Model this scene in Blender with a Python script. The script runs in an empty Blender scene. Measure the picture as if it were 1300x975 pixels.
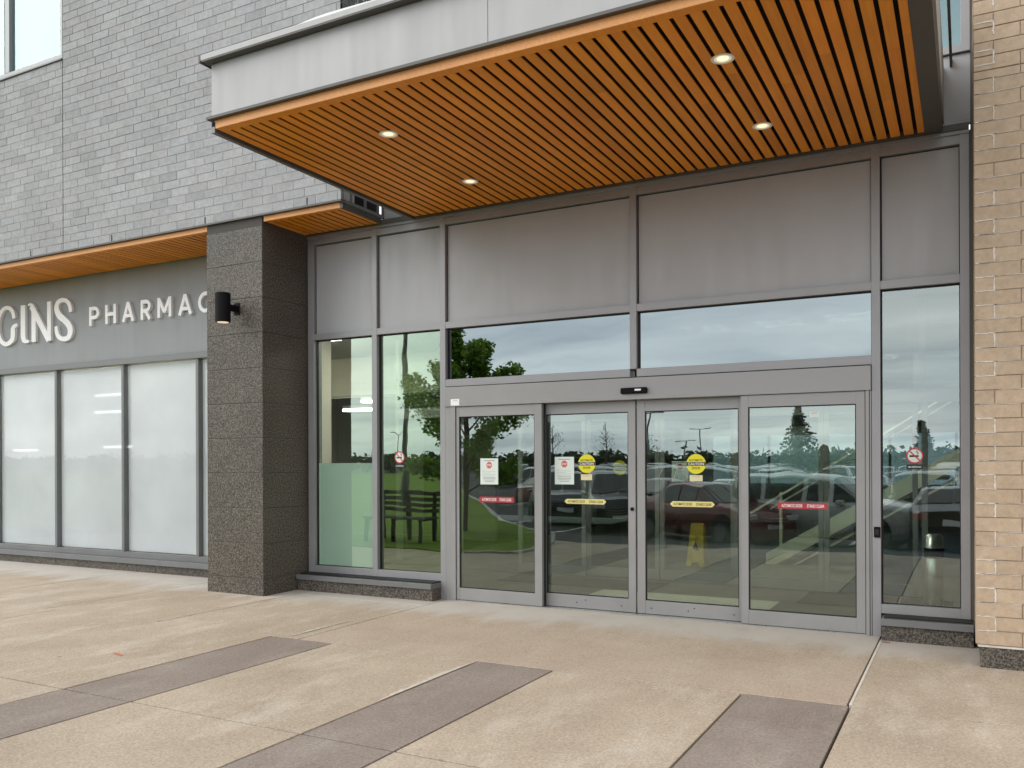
import bpy, math, random
from mathutils import Vector, Matrix
random.seed(7)
SC = bpy.context.scene
COL = SC.collection
R = math.radians

# ------------------------------------------------------------------ helpers
class MB:
    """collects boxes, prisms and tubes; build() links them as ONE mesh object"""
    def __init__(s):
        s.v, s.f, s.m, s.c = [], [], [], []
    def add(s, vs, fs, mi=0, col=None):
        b = len(s.v)
        s.v += [tuple(p) for p in vs]
        for f in fs:
            s.f.append(tuple(i + b for i in f)); s.m.append(mi); s.c.append(col)
        return s
    def box(s, x0, x1, y0, y1, z0, z1, mi=0, col=None):
        vs = [(x, y, z) for z in (z0, z1) for y in (y0, y1) for x in (x0, x1)]
        return s.add(vs, [(0, 2, 3, 1), (4, 5, 7, 6), (0, 1, 5, 4), (2, 6, 7, 3), (0, 4, 6, 2), (1, 3, 7, 5)], mi, col)
    def glass(s, x0, x1, y0, y1, z0, z1):
        s.box(x0, x1, y0, y1, z0, z1)
        s.m[-6:] = [1, 1, 0, 1, 1, 1]
        return s
    def quad(s, a, b, c, d, mi=0, col=None):
        return s.add([a, b, c, d], [(0, 1, 2, 3)], mi, col)
    def frame(s, x0, x1, z0, z1, w, y0, y1, wb=None, wt=None, mi=0):
        wb = w if wb is None else wb; wt = w if wt is None else wt
        s.box(x0, x0 + w, y0, y1, z0, z1, mi); s.box(x1 - w, x1, y0, y1, z0, z1, mi)
        s.box(x0 + w, x1 - w, y0 + .002, y1, z0, z0 + wb, mi); s.box(x0 + w, x1 - w, y0 + .002, y1, z1 - wt, z1, mi)
        return s
    def tube(s, pts, radii, n=10, mi=0, cap=True):
        pts = [Vector(p) for p in pts]
        if not hasattr(radii, '__len__'): radii = [radii] * len(pts)
        rings = []
        for i, p in enumerate(pts):
            d = (pts[min(i + 1, len(pts) - 1)] - pts[max(i - 1, 0)]).normalized()
            u = d.cross(Vector((0, 0, 1)) if abs(d.z) < .9 else Vector((1, 0, 0))).normalized(); w = d.cross(u)
            rings.append([p + (u * math.cos(2 * math.pi * k / n) + w * math.sin(2 * math.pi * k / n)) * radii[i] for k in range(n)])
        vs = [q for r in rings for q in r]; fs = []
        for i in range(len(pts) - 1):
            for k in range(n):
                a = i * n + k; b = i * n + (k + 1) % n
                fs.append((a, b, b + n, a + n))
        if cap:
            fs.append(tuple(range(n))[::-1]); fs.append(tuple((len(pts) - 1) * n + k for k in range(n)))
        return s.add(vs, fs, mi)
    def prism_y(s, poly, y0, y1, mi=0):
        """poly of (x,z) counter-clockwise seen from -Y, extruded from y0 (front) to y1"""
        n = len(poly)
        vs = [(x, y0, z) for x, z in poly] + [(x, y1, z) for x, z in poly]
        fs = [tuple(range(n)), tuple(range(2 * n - 1, n - 1, -1))]
        for i in range(n):
            j = (i + 1) % n
            fs.append((i, i + n, j + n, j))
        return s.add(vs, fs, mi)
    def build(s, name, mats, parent=None, smooth=False, bevel=0, label=None):
        me = bpy.data.meshes.new(name)
        me.from_pydata(s.v, [], s.f)
        if not isinstance(mats, (list, tuple)): mats = [mats]
        for m in mats: me.materials.append(m)
        for p, mi in zip(me.polygons, s.m):
            p.material_index = mi; p.use_smooth = smooth
        if any(c is not None for c in s.c):
            at = me.color_attributes.new('Col', 'FLOAT_COLOR', 'CORNER')
            for p, c in zip(me.polygons, s.c):
                c = c or (1, 1, 1)
                for li in p.loop_indices: at.data[li].color = (c[0], c[1], c[2], 1)
        me.update()
        o = bpy.data.objects.new(name, me); COL.objects.link(o)
        if parent is not None:
            o.parent = parent
            o.matrix_parent_inverse = Matrix.Translation(parent.location).inverted() if parent.parent is None and parent.type == 'EMPTY' else Matrix()
        if bevel:
            b = o.modifiers.new('edge', 'BEVEL'); b.width = bevel; b.segments = 2; b.limit_method = 'ANGLE'
        if label: o['label'] = label
        return o

def tag(o, label, cat, group=None):
    o['label'] = label; o['category'] = cat
    if group: o['group'] = group
    return o
def thing(name, label, cat, loc=(0, 0, 0), group=None):
    o = bpy.data.objects.new(name, None); COL.objects.link(o); o.location = loc
    o.empty_display_size = .2
    return tag(o, label, cat, group)
def struct(o, label=None):
    o['kind'] = 'structure'
    if label: o['label'] = label
    return o
def copy_tree(o, parent=None):
    c = o.copy(); COL.objects.link(c)
    if parent is not None: c.parent = parent
    for ch in list(o.children): copy_tree(ch, c)
    return c

# ------------------------------------------------------------------ materials
def new_mat(name):
    m = bpy.data.materials.new(name); m.use_nodes = True
    nt = m.node_tree; nt.nodes.clear()
    return m, nt, nt.nodes, nt.links
def pr(nodes, links, color=None, rough=.5, metal=0., spec=.5):
    out = nodes.new('ShaderNodeOutputMaterial'); p = nodes.new('ShaderNodeBsdfPrincipled')
    if color is not None: p.inputs['Base Color'].default_value = (*color, 1)
    p.inputs['Roughness'].default_value = rough; p.inputs['Metallic'].default_value = metal
    p.inputs['Specular IOR Level'].default_value = spec
    links.new(p.outputs[0], out.inputs[0])
    return p, out
def noise(nodes, links, scale, detail=4, rough=.55, coord=None, vec=None):
    n = nodes.new('ShaderNodeTexNoise'); n.inputs['Scale'].default_value = scale
    n.inputs['Detail'].default_value = detail; n.inputs['Roughness'].default_value = rough
    if coord is not None: links.new(coord, n.inputs['Vector'])
    return n
def ramp(nodes, links, fac, stops):
    r = nodes.new('ShaderNodeValToRGB'); links.new(fac, r.inputs[0])
    e = r.color_ramp.elements
    while len(e) < len(stops): e.new(.5)
    for el, (p, c) in zip(e, stops):
        el.position = p; el.color = (c, c, c, 1) if not hasattr(c, '__len__') else (*c, 1)
    return r
def mixc(nodes, links, a, b, fac, mode='MIX'):
    m = nodes.new('ShaderNodeMix'); m.data_type = 'RGBA'; m.blend_type = mode
    for sock, val in ((m.inputs['Factor'], fac), (m.inputs['A'], a), (m.inputs['B'], b)):
        if hasattr(val, 'is_output') or hasattr(val, 'links'): links.new(val, sock)
        elif hasattr(val, '__len__'): sock.default_value = (*val, 1)
        else: sock.default_value = val
    return m.outputs['Result']
def geo_pos(nodes):
    g = nodes.new('ShaderNodeNewGeometry'); return g.outputs['Position']
def math_n(nodes, links, op, a, b=None):
    m = nodes.new('ShaderNodeMath'); m.operation = op
    for i, v in enumerate((a, b)):
        if v is None: continue
        if hasattr(v, 'links'): links.new(v, m.inputs[i])
        else: m.inputs[i].default_value = v
    return m.outputs[0]
def bump(nodes, links, p, h, strength=.2, dist=.01):
    b = nodes.new('ShaderNodeBump'); b.inputs['Strength'].default_value = strength; b.inputs['Distance'].default_value = dist
    links.new(h, b.inputs['Height']); links.new(b.outputs[0], p.inputs['Normal'])

def m_simple(name, c, rough=.5, metal=0., var=.12, scale=6., bmp=0., spec=.5, fine=0.):
    m, nt, N, L = new_mat(name); p, o = pr(N, L, None, rough, metal, spec)
    tc = geo_pos(N)
    n = noise(N, L, scale, 5, .6, tc)
    c1 = tuple(max(0, x * (1 - var)) for x in c); c2 = tuple(min(1, x * (1 + var)) for x in c)
    r = ramp(N, L, n.outputs['Fac'], [(.3, c1), (.7, c2)])
    L.new(r.outputs[0], p.inputs['Base Color'])
    rr = ramp(N, L, n.outputs['Fac'], [(.25, max(.02, rough - .06)), (.75, min(1, rough + .08))]); L.new(rr.outputs[0], p.inputs['Roughness'])
    if bmp:
        n2 = noise(N, L, fine or 250., 3, .6, tc); bump(N, L, p, n2.outputs['Fac'], bmp, .002)
    return m

def m_metal(name, c, rough=.5, metal=.1, streak=.1):
    m, nt, N, L = new_mat(name); p, o = pr(N, L, None, rough, metal, .45)
    pos = geo_pos(N)
    mp = N.new('ShaderNodeMapping'); mp.inputs['Scale'].default_value = (5.5, 5.5, .45); L.new(pos, mp.inputs[0])
    n = noise(N, L, 1.4, 6, .65, mp.outputs[0]); n2 = noise(N, L, 1.1, 4, .6, pos); n3 = noise(N, L, 1.6, 1, .4, pos)
    a = ramp(N, L, n.outputs['Fac'], [(.3, (1 - streak,) * 3), (.6, (1, 1, 1)), (.78, (1 + streak * .7,) * 3)])
    b = ramp(N, L, n2.outputs['Fac'], [(.3, (.94, .935, .925)), (.7, (1.04, 1.04, 1.045))])
    k = mixc(N, L, mixc(N, L, c, a.outputs[0], 1., 'MULTIPLY'), b.outputs[0], 1., 'MULTIPLY')
    L.new(k, p.inputs['Base Color']); r = ramp(N, L, n.outputs['Fac'], [(.3, rough + .1), (.7, rough - .06)]); L.new(r.outputs[0], p.inputs['Roughness'])
    bump(N, L, p, n3.outputs['Fac'], .22, .03)
    return m

def m_brick(name, blotch, mix=.35):
    """per-brick colour comes from the colour attribute; smudges and a fired, gritty skin on top"""
    m, nt, N, L = new_mat(name); p, o = pr(N, L, None, .82, 0, .3)
    at = N.new('ShaderNodeAttribute'); at.attribute_name = 'Col'
    pos = geo_pos(N)
    n1 = noise(N, L, 1.1, 6, .68, pos); n2 = noise(N, L, 22., 4, .65, pos); n3 = noise(N, L, 160., 2, .6, pos)
    f = ramp(N, L, n1.outputs['Fac'], [(.42, 0.), (.68, mix)])
    c = mixc(N, L, at.outputs['Color'], blotch, f.outputs[0])
    g = ramp(N, L, n2.outputs['Fac'], [(.3, (.86, .86, .86)), (.7, (1.1, 1.1, 1.1))])
    c = mixc(N, L, c, g.outputs[0], 1., 'MULTIPLY')
    g2 = ramp(N, L, n3.outputs['Fac'], [(.3, (.9, .9, .9)), (.7, (1.08, 1.08, 1.08))])
    c = mixc(N, L, c, g2.outputs[0], 1., 'MULTIPLY')
    L.new(c, p.inputs['Base Color']); bump(N, L, p, n3.outputs['Fac'], .35, .003)
    return m

def m_granite(name, dark, light, thr=.5):
    m, nt, N, L = new_mat(name); p, o = pr(N, L, None, .5, 0, .4)
    pos = geo_pos(N)
    n1 = noise(N, L, 58., 3, .8, pos); n2 = noise(N, L, 150., 2, .6, pos); n3 = noise(N, L, 1.3, 3, .5, pos)
    s = math_n(N, L, 'ADD', math_n(N, L, 'MULTIPLY', n1.outputs['Fac'], .62), math_n(N, L, 'MULTIPLY', n2.outputs['Fac'], .38))
    mid = tuple((a + b) * .5 for a, b in zip(dark, light))
    r = ramp(N, L, s, [(.37, dark), (.47, tuple(d * 1.5 for d in dark)), (.52, mid), (.64, light)])
    b = ramp(N, L, n3.outputs['Fac'], [(.3, (.85, .85, .85)), (.7, (1.12, 1.1, 1.06))])
    L.new(mixc(N, L, r.outputs[0], b.outputs[0], 1., 'MULTIPLY'), p.inputs['Base Color'])
    bump(N, L, p, n1.outputs['Fac'], .25, .002)
    return m

def m_concrete(name, c_lo, c_hi, stain, stain_amt, grit=.19):
    m, nt, N, L = new_mat(name); p, o = pr(N, L, None, .85, 0, .25)
    pos = geo_pos(N)
    big = noise(N, L, .9, 6, .6, pos)
    mp = N.new('ShaderNodeMapping'); mp.inputs['Scale'].default_value = (1.7, .6, 1.); mp.inputs['Rotation'].default_value = (0, 0, R(4)); L.new(pos, mp.inputs[0])
    streak = noise(N, L, 1.5, 7, .68, mp.outputs[0])
    fine = noise(N, L, 55., 3, .7, pos); ag = N.new('ShaderNodeTexVoronoi'); ag.inputs['Scale'].default_value = 95.; L.new(pos, ag.inputs['Vector'])
    base = ramp(N, L, big.outputs['Fac'], [(.3, c_lo), (.72, c_hi)])
    sf = ramp(N, L, streak.outputs['Fac'], [(.5, 0.), (.75, stain_amt)])
    c = mixc(N, L, base.outputs[0], stain, sf.outputs[0])
    gr = ramp(N, L, fine.outputs['Fac'], [(.3, (1 - grit,) * 3), (.5, (1, 1, 1)), (.72, (1 + grit, 1 + grit, 1 + grit * .9))])
    c = mixc(N, L, c, gr.outputs[0], 1., 'MULTIPLY')
    av = ramp(N, L, ag.outputs['Color'], [(.1, (.72, .7, .68)), (.45, (1, 1, 1)), (.9, (1.28, 1.24, 1.15))])
    c = mixc(N, L, c, av.outputs[0], .5, 'MULTIPLY')
    # pale lime wash that has crept out from the foot of the building
    sx = N.new('ShaderNodeSeparateXYZ'); L.new(pos, sx.inputs[0])
    d = math_n(N, L, 'ADD', sx.outputs['Y'], math_n(N, L, 'MULTIPLY', streak.outputs['Fac'], 1.5))
    ef = ramp(N, L, math_n(N, L, 'MULTIPLY', math_n(N, L, 'ADD', d, .55), .8), [(.25, 0.), (.62, .75)])
    c = mixc(N, L, c, (.56, .53, .49), ef.outputs[0])
    vo = N.new('ShaderNodeTexVoronoi'); vo.inputs['Scale'].default_value = 1.7; L.new(pos, vo.inputs['Vector'])
    sr = N.new('ShaderNodeSeparateColor'); L.new(vo.outputs['Color'], sr.inputs[0])
    spot = math_n(N, L, 'LESS_THAN', math_n(N, L, 'ADD', vo.outputs['Distance'], math_n(N, L, 'MULTIPLY', fine.outputs['Fac'], .02)), math_n(N, L, 'MULTIPLY', sr.outputs[0], .042))
    c = mixc(N, L, c, (.17, .145, .12), math_n(N, L, 'MULTIPLY', spot, .6))
    bl = noise(N, L, 3.1, 7, .72, pos); bf = ramp(N, L, bl.outputs['Fac'], [(.56, 0.), (.72, .28)])
    c = mixc(N, L, c, (.27, .235, .19), bf.outputs[0])
    wh = noise(N, L, 7.5, 8, .8, mp.outputs[0]); wf = ramp(N, L, wh.outputs['Fac'], [(.60, 0.), (.70, stain_amt)])
    c = mixc(N, L, c, tuple(min(.8, x * 1.15) for x in stain), wf.outputs[0])
    L.new(c, p.inputs['Base Color']); bump(N, L, p, fine.outputs['Fac'], .5, .004)
    return m

def m_wood(name, c1, c2):
    m, nt, N, L = new_mat(name); p, o = pr(N, L, None, .42, 0, .4)
    at = N.new('ShaderNodeAttribute'); at.attribute_name = 'Col'
    pos = geo_pos(N)
    mp = N.new('ShaderNodeMapping'); mp.inputs['Scale'].default_value = (30, 1.2, 30); L.new(pos, mp.inputs[0])
    n = noise(N, L, 1.6, 5, .6, mp.outputs[0]); n2 = noise(N, L, 1.1, 3, .5, pos)
    r = ramp(N, L, n.outputs['Fac'], [(.3, c1), (.7, c2)])
    c = mixc(N, L, r.outputs[0], at.outputs['Color'], 1., 'MULTIPLY')
    b = ramp(N, L, n2.outputs['Fac'], [(.3, (.9, .88, .86)), (.7, (1.06, 1.06, 1.06))])
    c = mixc(N, L, c, b.outputs[0], 1., 'MULTIPLY')
    L.new(c, p.inputs['Base Color'])
    return m

def m_glass(name, tint, refl=.22, rtint=(1, 1, 1), wob=.012):
    m, nt, N, L = new_mat(name)
    out = N.new('ShaderNodeOutputMaterial'); mx = N.new('ShaderNodeMixShader')
    t = N.new('ShaderNodeBsdfTransparent'); t.inputs[0].default_value = (*tint, 1)
    g = N.new('ShaderNodeBsdfGlossy'); g.inputs['Color'].default_value = (*rtint, 1); g.inputs['Roughness'].default_value = 0.0
    lw = N.new('ShaderNodeLayerWeight'); lw.inputs['Blend'].default_value = .5
    p5 = math_n(N, L, 'POWER', lw.outputs['Facing'], 4.0)
    fac = math_n(N, L, 'ADD', math_n(N, L, 'MULTIPLY', p5, 1 - refl), refl)
    pos = geo_pos(N); n = noise(N, L, 1.1, 2, .5, pos)
    b = N.new('ShaderNodeBump'); b.inputs['Strength'].default_value = wob; b.inputs['Distance'].default_value = .2
    L.new(n.outputs['Fac'], b.inputs['Height']); L.new(b.outputs[0], g.inputs['Normal'])
    L.new(fac, mx.inputs[0]); L.new(t.outputs[0], mx.inputs[1]); L.new(g.outputs[0], mx.inputs[2]); L.new(mx.outputs[0], out.inputs[0])
    return m

def m_clear(name, tint):
    m, nt, N, L = new_mat(name); out = N.new('ShaderNodeOutputMaterial'); t = N.new('ShaderNodeBsdfTransparent')
    t.inputs[0].default_value = (*tint, 1); L.new(t.outputs[0], out.inputs[0]); return m

def m_emit(name, c, s):
    m, nt, N, L = new_mat(name); p, o = pr(N, L, (.8, .8, .78), .4)
    p.inputs['Emission Color'].default_value = (*c, 1); p.inputs['Emission Strength'].default_value = s
    return m

def m_film(name, c, trans, mott=.08, thin=.12):
    """frosted window film: scatters light both ways and lets a little straight through"""
    m, nt, N, L = new_mat(name); out = N.new('ShaderNodeOutputMaterial')
    d = N.new('ShaderNodeBsdfDiffuse'); tl = N.new('ShaderNodeBsdfTranslucent'); tr = N.new('ShaderNodeBsdfTransparent')
    pos = geo_pos(N); n = noise(N, L, 1.1, 4, .55, pos)
    r = ramp(N, L, n.outputs['Fac'], [(.3, tuple(x * (1 - mott) for x in c)), (.7, tuple(min(1, x * (1 + mott)) for x in c))])
    L.new(r.outputs[0], d.inputs[0]); L.new(r.outputs[0], tl.inputs[0])
    a = N.new('ShaderNodeMixShader'); a.inputs[0].default_value = trans; L.new(d.outputs[0], a.inputs[1]); L.new(tl.outputs[0], a.inputs[2])
    b = N.new('ShaderNodeMixShader'); b.inputs[0].default_value = thin; L.new(a.outputs[0], b.inputs[1]); L.new(tr.outputs[0], b.inputs[2])
    L.new(b.outputs[0], out.inputs[0]); return m

def m_leaf(name, c):
    m, nt, N, L = new_mat(name); out = N.new('ShaderNodeOutputMaterial')
    at = N.new('ShaderNodeAttribute'); at.attribute_name = 'Col'
    col = mixc(N, L, c, at.outputs['Color'], 1., 'MULTIPLY')
    p = N.new('ShaderNodeBsdfPrincipled'); p.inputs['Roughness'].default_value = .5; L.new(col, p.inputs['Base Color'])
    tl = N.new('ShaderNodeBsdfTranslucent'); L.new(col, tl.inputs[0])
    a = N.new('ShaderNodeMixShader'); a.inputs[0].default_value = .42; L.new(p.outputs[0], a.inputs[1]); L.new(tl.outputs[0], a.inputs[2]); L.new(a.outputs[0], out.inputs[0])
    return m

M = {}
M['grey_brick'] = m_brick('grey brick', (.305, .295, .30), .55)
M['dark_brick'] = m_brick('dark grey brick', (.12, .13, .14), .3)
M['tan_brick'] = m_brick('tan brick', (.42, .31, .21), .4)
M['grey_mortar'] = m_simple('grey mortar', (.36, .355, .355), .9, 0, .35, .7, .3)
M['pale_mortar'] = m_simple('pale mortar', (.62, .57, .5), .9, 0, .15, 9., .3)
M['white_mortar'] = m_simple('white mortar', (.68, .64, .58), .9, 0, .12, 14., .3)
M['tan_mortar'] = m_simple('tan mortar', (.36, .285, .215), .9, 0, .2, 9., .3)
M['granite'] = m_granite('dark granite', (.024, .021, .018), (.25, .218, .178))
M['alu'] = m_simple('grey aluminium', (.335, .335, .34), .42, .3, .05, 3., .05)
M['alu_door'] = m_simple('door aluminium', (.325, .322, .316), .42, .3, .05, 3., .05)
M['alu_dark'] = m_simple('dark aluminium', (.19, .195, .195), .45, .3, .08, 3., .05)
M['trim'] = m_simple('bronze grey trim', (.105, .1, .09), .5, .25, .1, 4.)
M['panel'] = m_metal('painted metal panel', (.425, .432, .442), .46, .1, .008)
M['fascia'] = m_metal('fascia metal', (.44, .437, .43), .5, .1, .018)
M['signband'] = m_metal('sign band metal', (.295, .307, .316), .5, .1, .015)
M['flash'] = m_simple('flashing', (.7, .69, .66), .5, .0, .06, 3.)
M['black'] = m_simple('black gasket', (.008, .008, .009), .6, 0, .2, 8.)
M['black_paint'] = m_simple('black paint', (.006, .006, .007), .6, .0, .2, 8., .08, spec=.15)
M['void_shade'] = m_simple('cavity shade', (.006, .004, .004), .9, 0, .2, 8.)  # near-black colour stands in for the shade inside open gaps
M['white'] = m_simple('white acrylic', (.94, .94, .94), .35, 0, .03, 5.)
M['wood'] = m_wood('stained wood slat', (.84, .29, .018), (.96, .36, .028))
M['wood_edge'] = m_wood('stained wood edge', (.72, .32, .10), (.84, .39, .13))
M['tan_conc'] = m_concrete('exposed aggregate concrete', (.385, .312, .238), (.505, .422, .330), (.68, .615, .53), .6)
M['entry_conc'] = m_concrete('broomed concrete', (.415, .33, .257), (.495, .408, .325), (.58, .51, .42), .4, .16)
M['dark_conc'] = m_concrete('dark banding concrete', (.24, .196, .168), (.315, .265, .23), (.42, .37, .32), .5)
M['stone_joint'] = m_simple('stone joint', (.085, .078, .07), .9, 0, .1, 5.)
M['joint'] = m_simple('dark joint', (.045, .038, .032), .95, 0, .3, 8.)  # dark colour of the paving and control joints
M['sealant'] = m_simple('pale sealant', (.66, .61, .53), .8, 0, .12, 8.)
M['salt'] = m_simple('lime stain', (.60, .54, .45), .9, 0, .2, 20.)
M['asphalt'] = m_simple('asphalt', (.052, .052, .052), .9, 0, .25, .8, .5, .25, 90.)
M['grass'] = m_simple('lawn turf', (.12, .19, .004), .95, 0, .35, 1.6, .8, .2, 60.)
M['kerb'] = m_simple('kerb concrete', (.42, .40, .36), .9, 0, .15, 3.)
M['line'] = m_simple('white line paint', (.7, .7, .68), .8, 0, .15, 6.)
M['orange_mark'] = m_simple('orange marking paint', (.62, .2, .1), .9, 0, .3, 40.)
M['glass_door'] = m_glass('door glass', (.58, .66, .58), .21, (.86, 1., .965))
M['glass_upper'] = m_glass('transom glass', (.003, .004, .004), .255, (.84, .97, 1.))
M['glass_green'] = m_glass('green tinted glass', (.88, .96, .90), .25, (.82, 1., .84))
M['glass_lawn'] = m_glass('dark green tinted glass', (.42, .50, .42), .27, (.80, 1., .80))
M['glass_side'] = m_glass('side light glass', (.62, .72, .68), .21, (.9, 1., .98))
M['glass_far'] = m_glass('far window glass', (.13, .17, .19), .05)
M['glass_inner'] = m_glass('inner door glass', (.8, .86, .82), .07)
M['glass_sky'] = m_glass('upper window glass', (.78, .90, .90), .25, (.62, .78, .80))
M['glass_front'] = m_glass('shopfront glass', (.97, .975, .985), .02)
M['glass_back'] = m_clear('glass inner face', (.97, .99, .975))
M['film_white'] = m_film('white window film', (.78, .80, .825), .25, .07, .04)
M['film_green'] = m_film('pale green window film', (.80, .93, .87), .35, .04, .02)
M['blind'] = m_simple('pale roller blind', (.27, .325, .335), .9, 0, .03, 2.)
M['down_lens'] = m_emit('downlight lens', (1., .82, .5), .8)
M['down_cone'] = m_emit('downlight reflector', (1., .8, .45), .3)
M['sconce_lens'] = m_emit('sconce lens', (1., .7, .4), .55)
M['lamp_panel'] = m_emit('ceiling light', (1., .95, .86), 16.)
M['lobby_fill'] = m_emit('lobby fill light', (1., .95, .86), 14.)
M['dim_strip'] = m_emit('dim strip light', (1., .97, .9), 3.5)
M['yellow'] = m_simple('yellow vinyl', (.78, .72, .02), .4, 0, .04, 5.)
M['pale_yellow'] = m_simple('faded yellow vinyl', (.78, .70, .25), .4, 0, .05, 5.)
M['red'] = m_simple('red vinyl', (.42, .035, .04), .4, 0, .05, 5.)
M['stop_red'] = m_simple('stop red', (.62, .13, .09), .5, 0, .05, 5.)
M['paper'] = m_simple('paper', (.72, .80, .74), .7, 0, .03, 3.)
M['ink'] = m_simple('ink', (.03, .03, .03), .7, 0, .05, 5.)
M['grey_ink'] = m_simple('grey ink', (.32, .35, .33), .7, 0, .05, 5.)
M['int_wall'] = m_simple('cream interior wall', (.74, .71, .60), .8, 0, .04, 1.)
M['int_back'] = m_simple('taupe interior wall', (.30, .285, .24), .8, 0, .05, 1.)
M['int_dark'] = m_simple('dim interior wall', (.16, .16, .14), .8, 0, .1, 1.)
M['int_floor'] = m_simple('interior floor tile', (.15, .145, .125), .35, 0, .08, 2.)
M['int_pale'] = m_simple('pale floor tile', (.62, .60, .52), .4, 0, .05, 2.)
M['int_mat'] = m_simple('entrance mat', (.055, .053, .05), .95, 0, .15, 30.)
M['int_ceil'] = m_simple('interior ceiling', (.5, .5, .47), .9, 0, .04, 1.)
M['stair_white'] = m_simple('white stringer paint', (.86, .83, .70), .5, 0, .03, 2.)
M['steel'] = m_simple('brushed steel', (.62, .62, .6), .28, .9, .05, 3.)
M['sign_yellow'] = m_simple('yellow plastic', (.75, .5, .04), .4, 0, .05, 5.)
M['bench_wood'] = m_simple('dark bench wood', (.05, .045, .04), .6, 0, .2, 5.)
M['rubber'] = m_simple('tyre rubber', (.015, .015, .015), .8, 0, .2, 9.)
M['car_glass'] = m_simple('car glass', (.02, .025, .025), .05, 0, .05, 3., spec=.8)
M['lens'] = m_simple('lamp lens', (.7, .7, .7), .1, .3, .05, 5.)
M['tail'] = m_simple('tail lamp', (.35, .015, .015), .15, 0, .1, 5.)
M['bark'] = m_simple('bark', (.09, .075, .06), .95, 0, .3, 20., .6)
M['leaf'] = m_leaf('maple leaf', (.24, .40, .05))
M['far_leaf'] = m_leaf('far foliage', (.045, .075, .035))
M['spruce'] = m_leaf('spruce needle', (.10, .15, .09))
M['pole'] = m_simple('galvanised pole', (.10, .10, .10), .5, .3, .1, 4.)

# ------------------------------------------------------------------ ground and paving
g = MB()
gy = [60, -8.5, -14, -900]; gz = [-.17, -.17, -.5, -.5]
for i in range(3): g.quad((-900, gy[i + 1], gz[i + 1]), (900, gy[i + 1], gz[i + 1]), (900, gy[i], gz[i]), (-900, gy[i], gz[i]))
struct(g.build('ground', M['asphalt']))
def gnd(y): return -.17 if y > -8.5 else (-.5 if y < -14 else -.17 + (-8.5 - y) / 5.5 * -.33)
sub = MB().box(-60, 40, -6.95, 12, -.16, -.03).build('pavement_base', M['joint']); struct(sub)
J = .008
def slabs(xs, ys, mb, skip=()):
    for i in range(len(xs) - 1):
        for j in range(len(ys) - 1):
            if (i, j) in skip: continue
            dz = random.uniform(-.0012, .0012)
            mb.box(xs[i] + J, xs[i + 1] - J, ys[j] + J, ys[j + 1] - J, -.06, dz)
tan = MB()
YF = [-6.95, -4.47, -2.455]
slabs([-12, -9.7, -7.5, -5.25, -3.5, -1.77, .03], [-2.455, -.47, 1.2], tan)
slabs([4.565, 6.6, 8.8, 11], [-2.455, 1.2], tan)
slabs([-12, -9.0, -6.2, -3.3, -.265], YF, tan)
slabs([.42, 1.865], YF, tan); slabs([2.515, 3.905], YF, tan); slabs([4.58, 6.8, 9], YF, tan)
struct(tan.build('pavement', M['tan_conc'], bevel=.003))
ent = MB(); slabs([.03, 4.565], [-2.455, -.005], ent)
struct(ent.build('entrance_pavement', M['entry_conc'], bevel=.003))
band = MB()
slabs([-.265, .42], YF, band); slabs([1.865, 2.515], YF, band); slabs([3.905, 4.58], YF, band)
struct(band.build('paving_band', M['dark_conc'], bevel=.003))
seal = MB()
seal.box(4.571, 4.588, -2.42, -.24, -.01, .0035)
struct(seal.build('joint_sealant', M['sealant']))
# ragged lime stains beside the bands
st = MB()
def ragged(x, y0, y1, w, n=26, side=-1):
    pts = [y0 + (y1 - y0) * i / n for i in range(n + 1)]
    ws = [w * random.uniform(.35, 1.) * (1 - abs(2 * i / n - 1) ** 3) for i in range(n + 1)]
    for i in range(n):
        st.quad((x, pts[i], .004), (x, pts[i + 1], .004), (x + side * ws[i + 1], pts[i + 1], .004), (x + side * ws[i], pts[i], .004))
ragged(1.862, -2.5, -3.75, .055); ragged(-.10, -2.42, -1.5, .045, side=-1)
st.quad((0, 0, 0), (0, 0, 0), (0, 0, 0), (0, 0, 0)) if False else None
struct(st.build('lime_stain', M['salt']))
mk = MB(); mk.quad((-.93, -3.585, .005), (-.79, -3.62, .005), (-.78, -3.597, .005), (-.92, -3.557, .005))
struct(mk.build('survey_mark', M['orange_mark']))
mk = MB(); mk.quad((4.60, -.30, .005), (4.66, -.31, .005), (4.655, -.285, .005), (4.595, -.275, .005))
struct(mk.build('survey_mark', M['red']))

# ------------------------------------------------------------------ brick helper
def bricks(mb, x0, x1, z0, z1, px, pz, jt, stag, colf, holes=(), to=None, ph=0., depth=.03):
    """lays courses of single bricks; to(x, d, z) places wall coordinates in the world"""
    k = 0; z = z0
    while z < z1 - .01:
        zt = min(z + pz - jt, z1)
        off = (ph + stag[k % len(stag)]) * px
        x = x0 - off
        while x < x1:
            a, b = max(x, x0), min(x + px - jt, x1)
            segs = [(a, b)] if b - a > .012 else []
            for (hx0, hx1, hz0, hz1) in holes:
                if zt > hz0 and z < hz1:
                    new = []
                    for (s, e) in segs:
                        if e <= hx0 or s >= hx1: new.append((s, e)); continue
                        if s < hx0 - .01: new.append((s, hx0))
                        if e > hx1 + .01: new.append((hx1, e))
                    segs = new
            for (s, e) in segs:
                d = random.uniform(0, .0025)
                c = colf()
                vs = [to(s, -d, z), to(e, -d, z), to(e, -d, zt), to(s, -d, zt), to(s, depth, z), to(e, depth, z), to(e, depth, zt), to(s, depth, zt)]
                mb.add(vs, [(0, 1, 2, 3), (0, 4, 5, 1), (3, 2, 6, 7), (0, 3, 7, 4), (1, 5, 6, 2)], 0, c)
            x += px
        z += pz; k += 1

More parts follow.
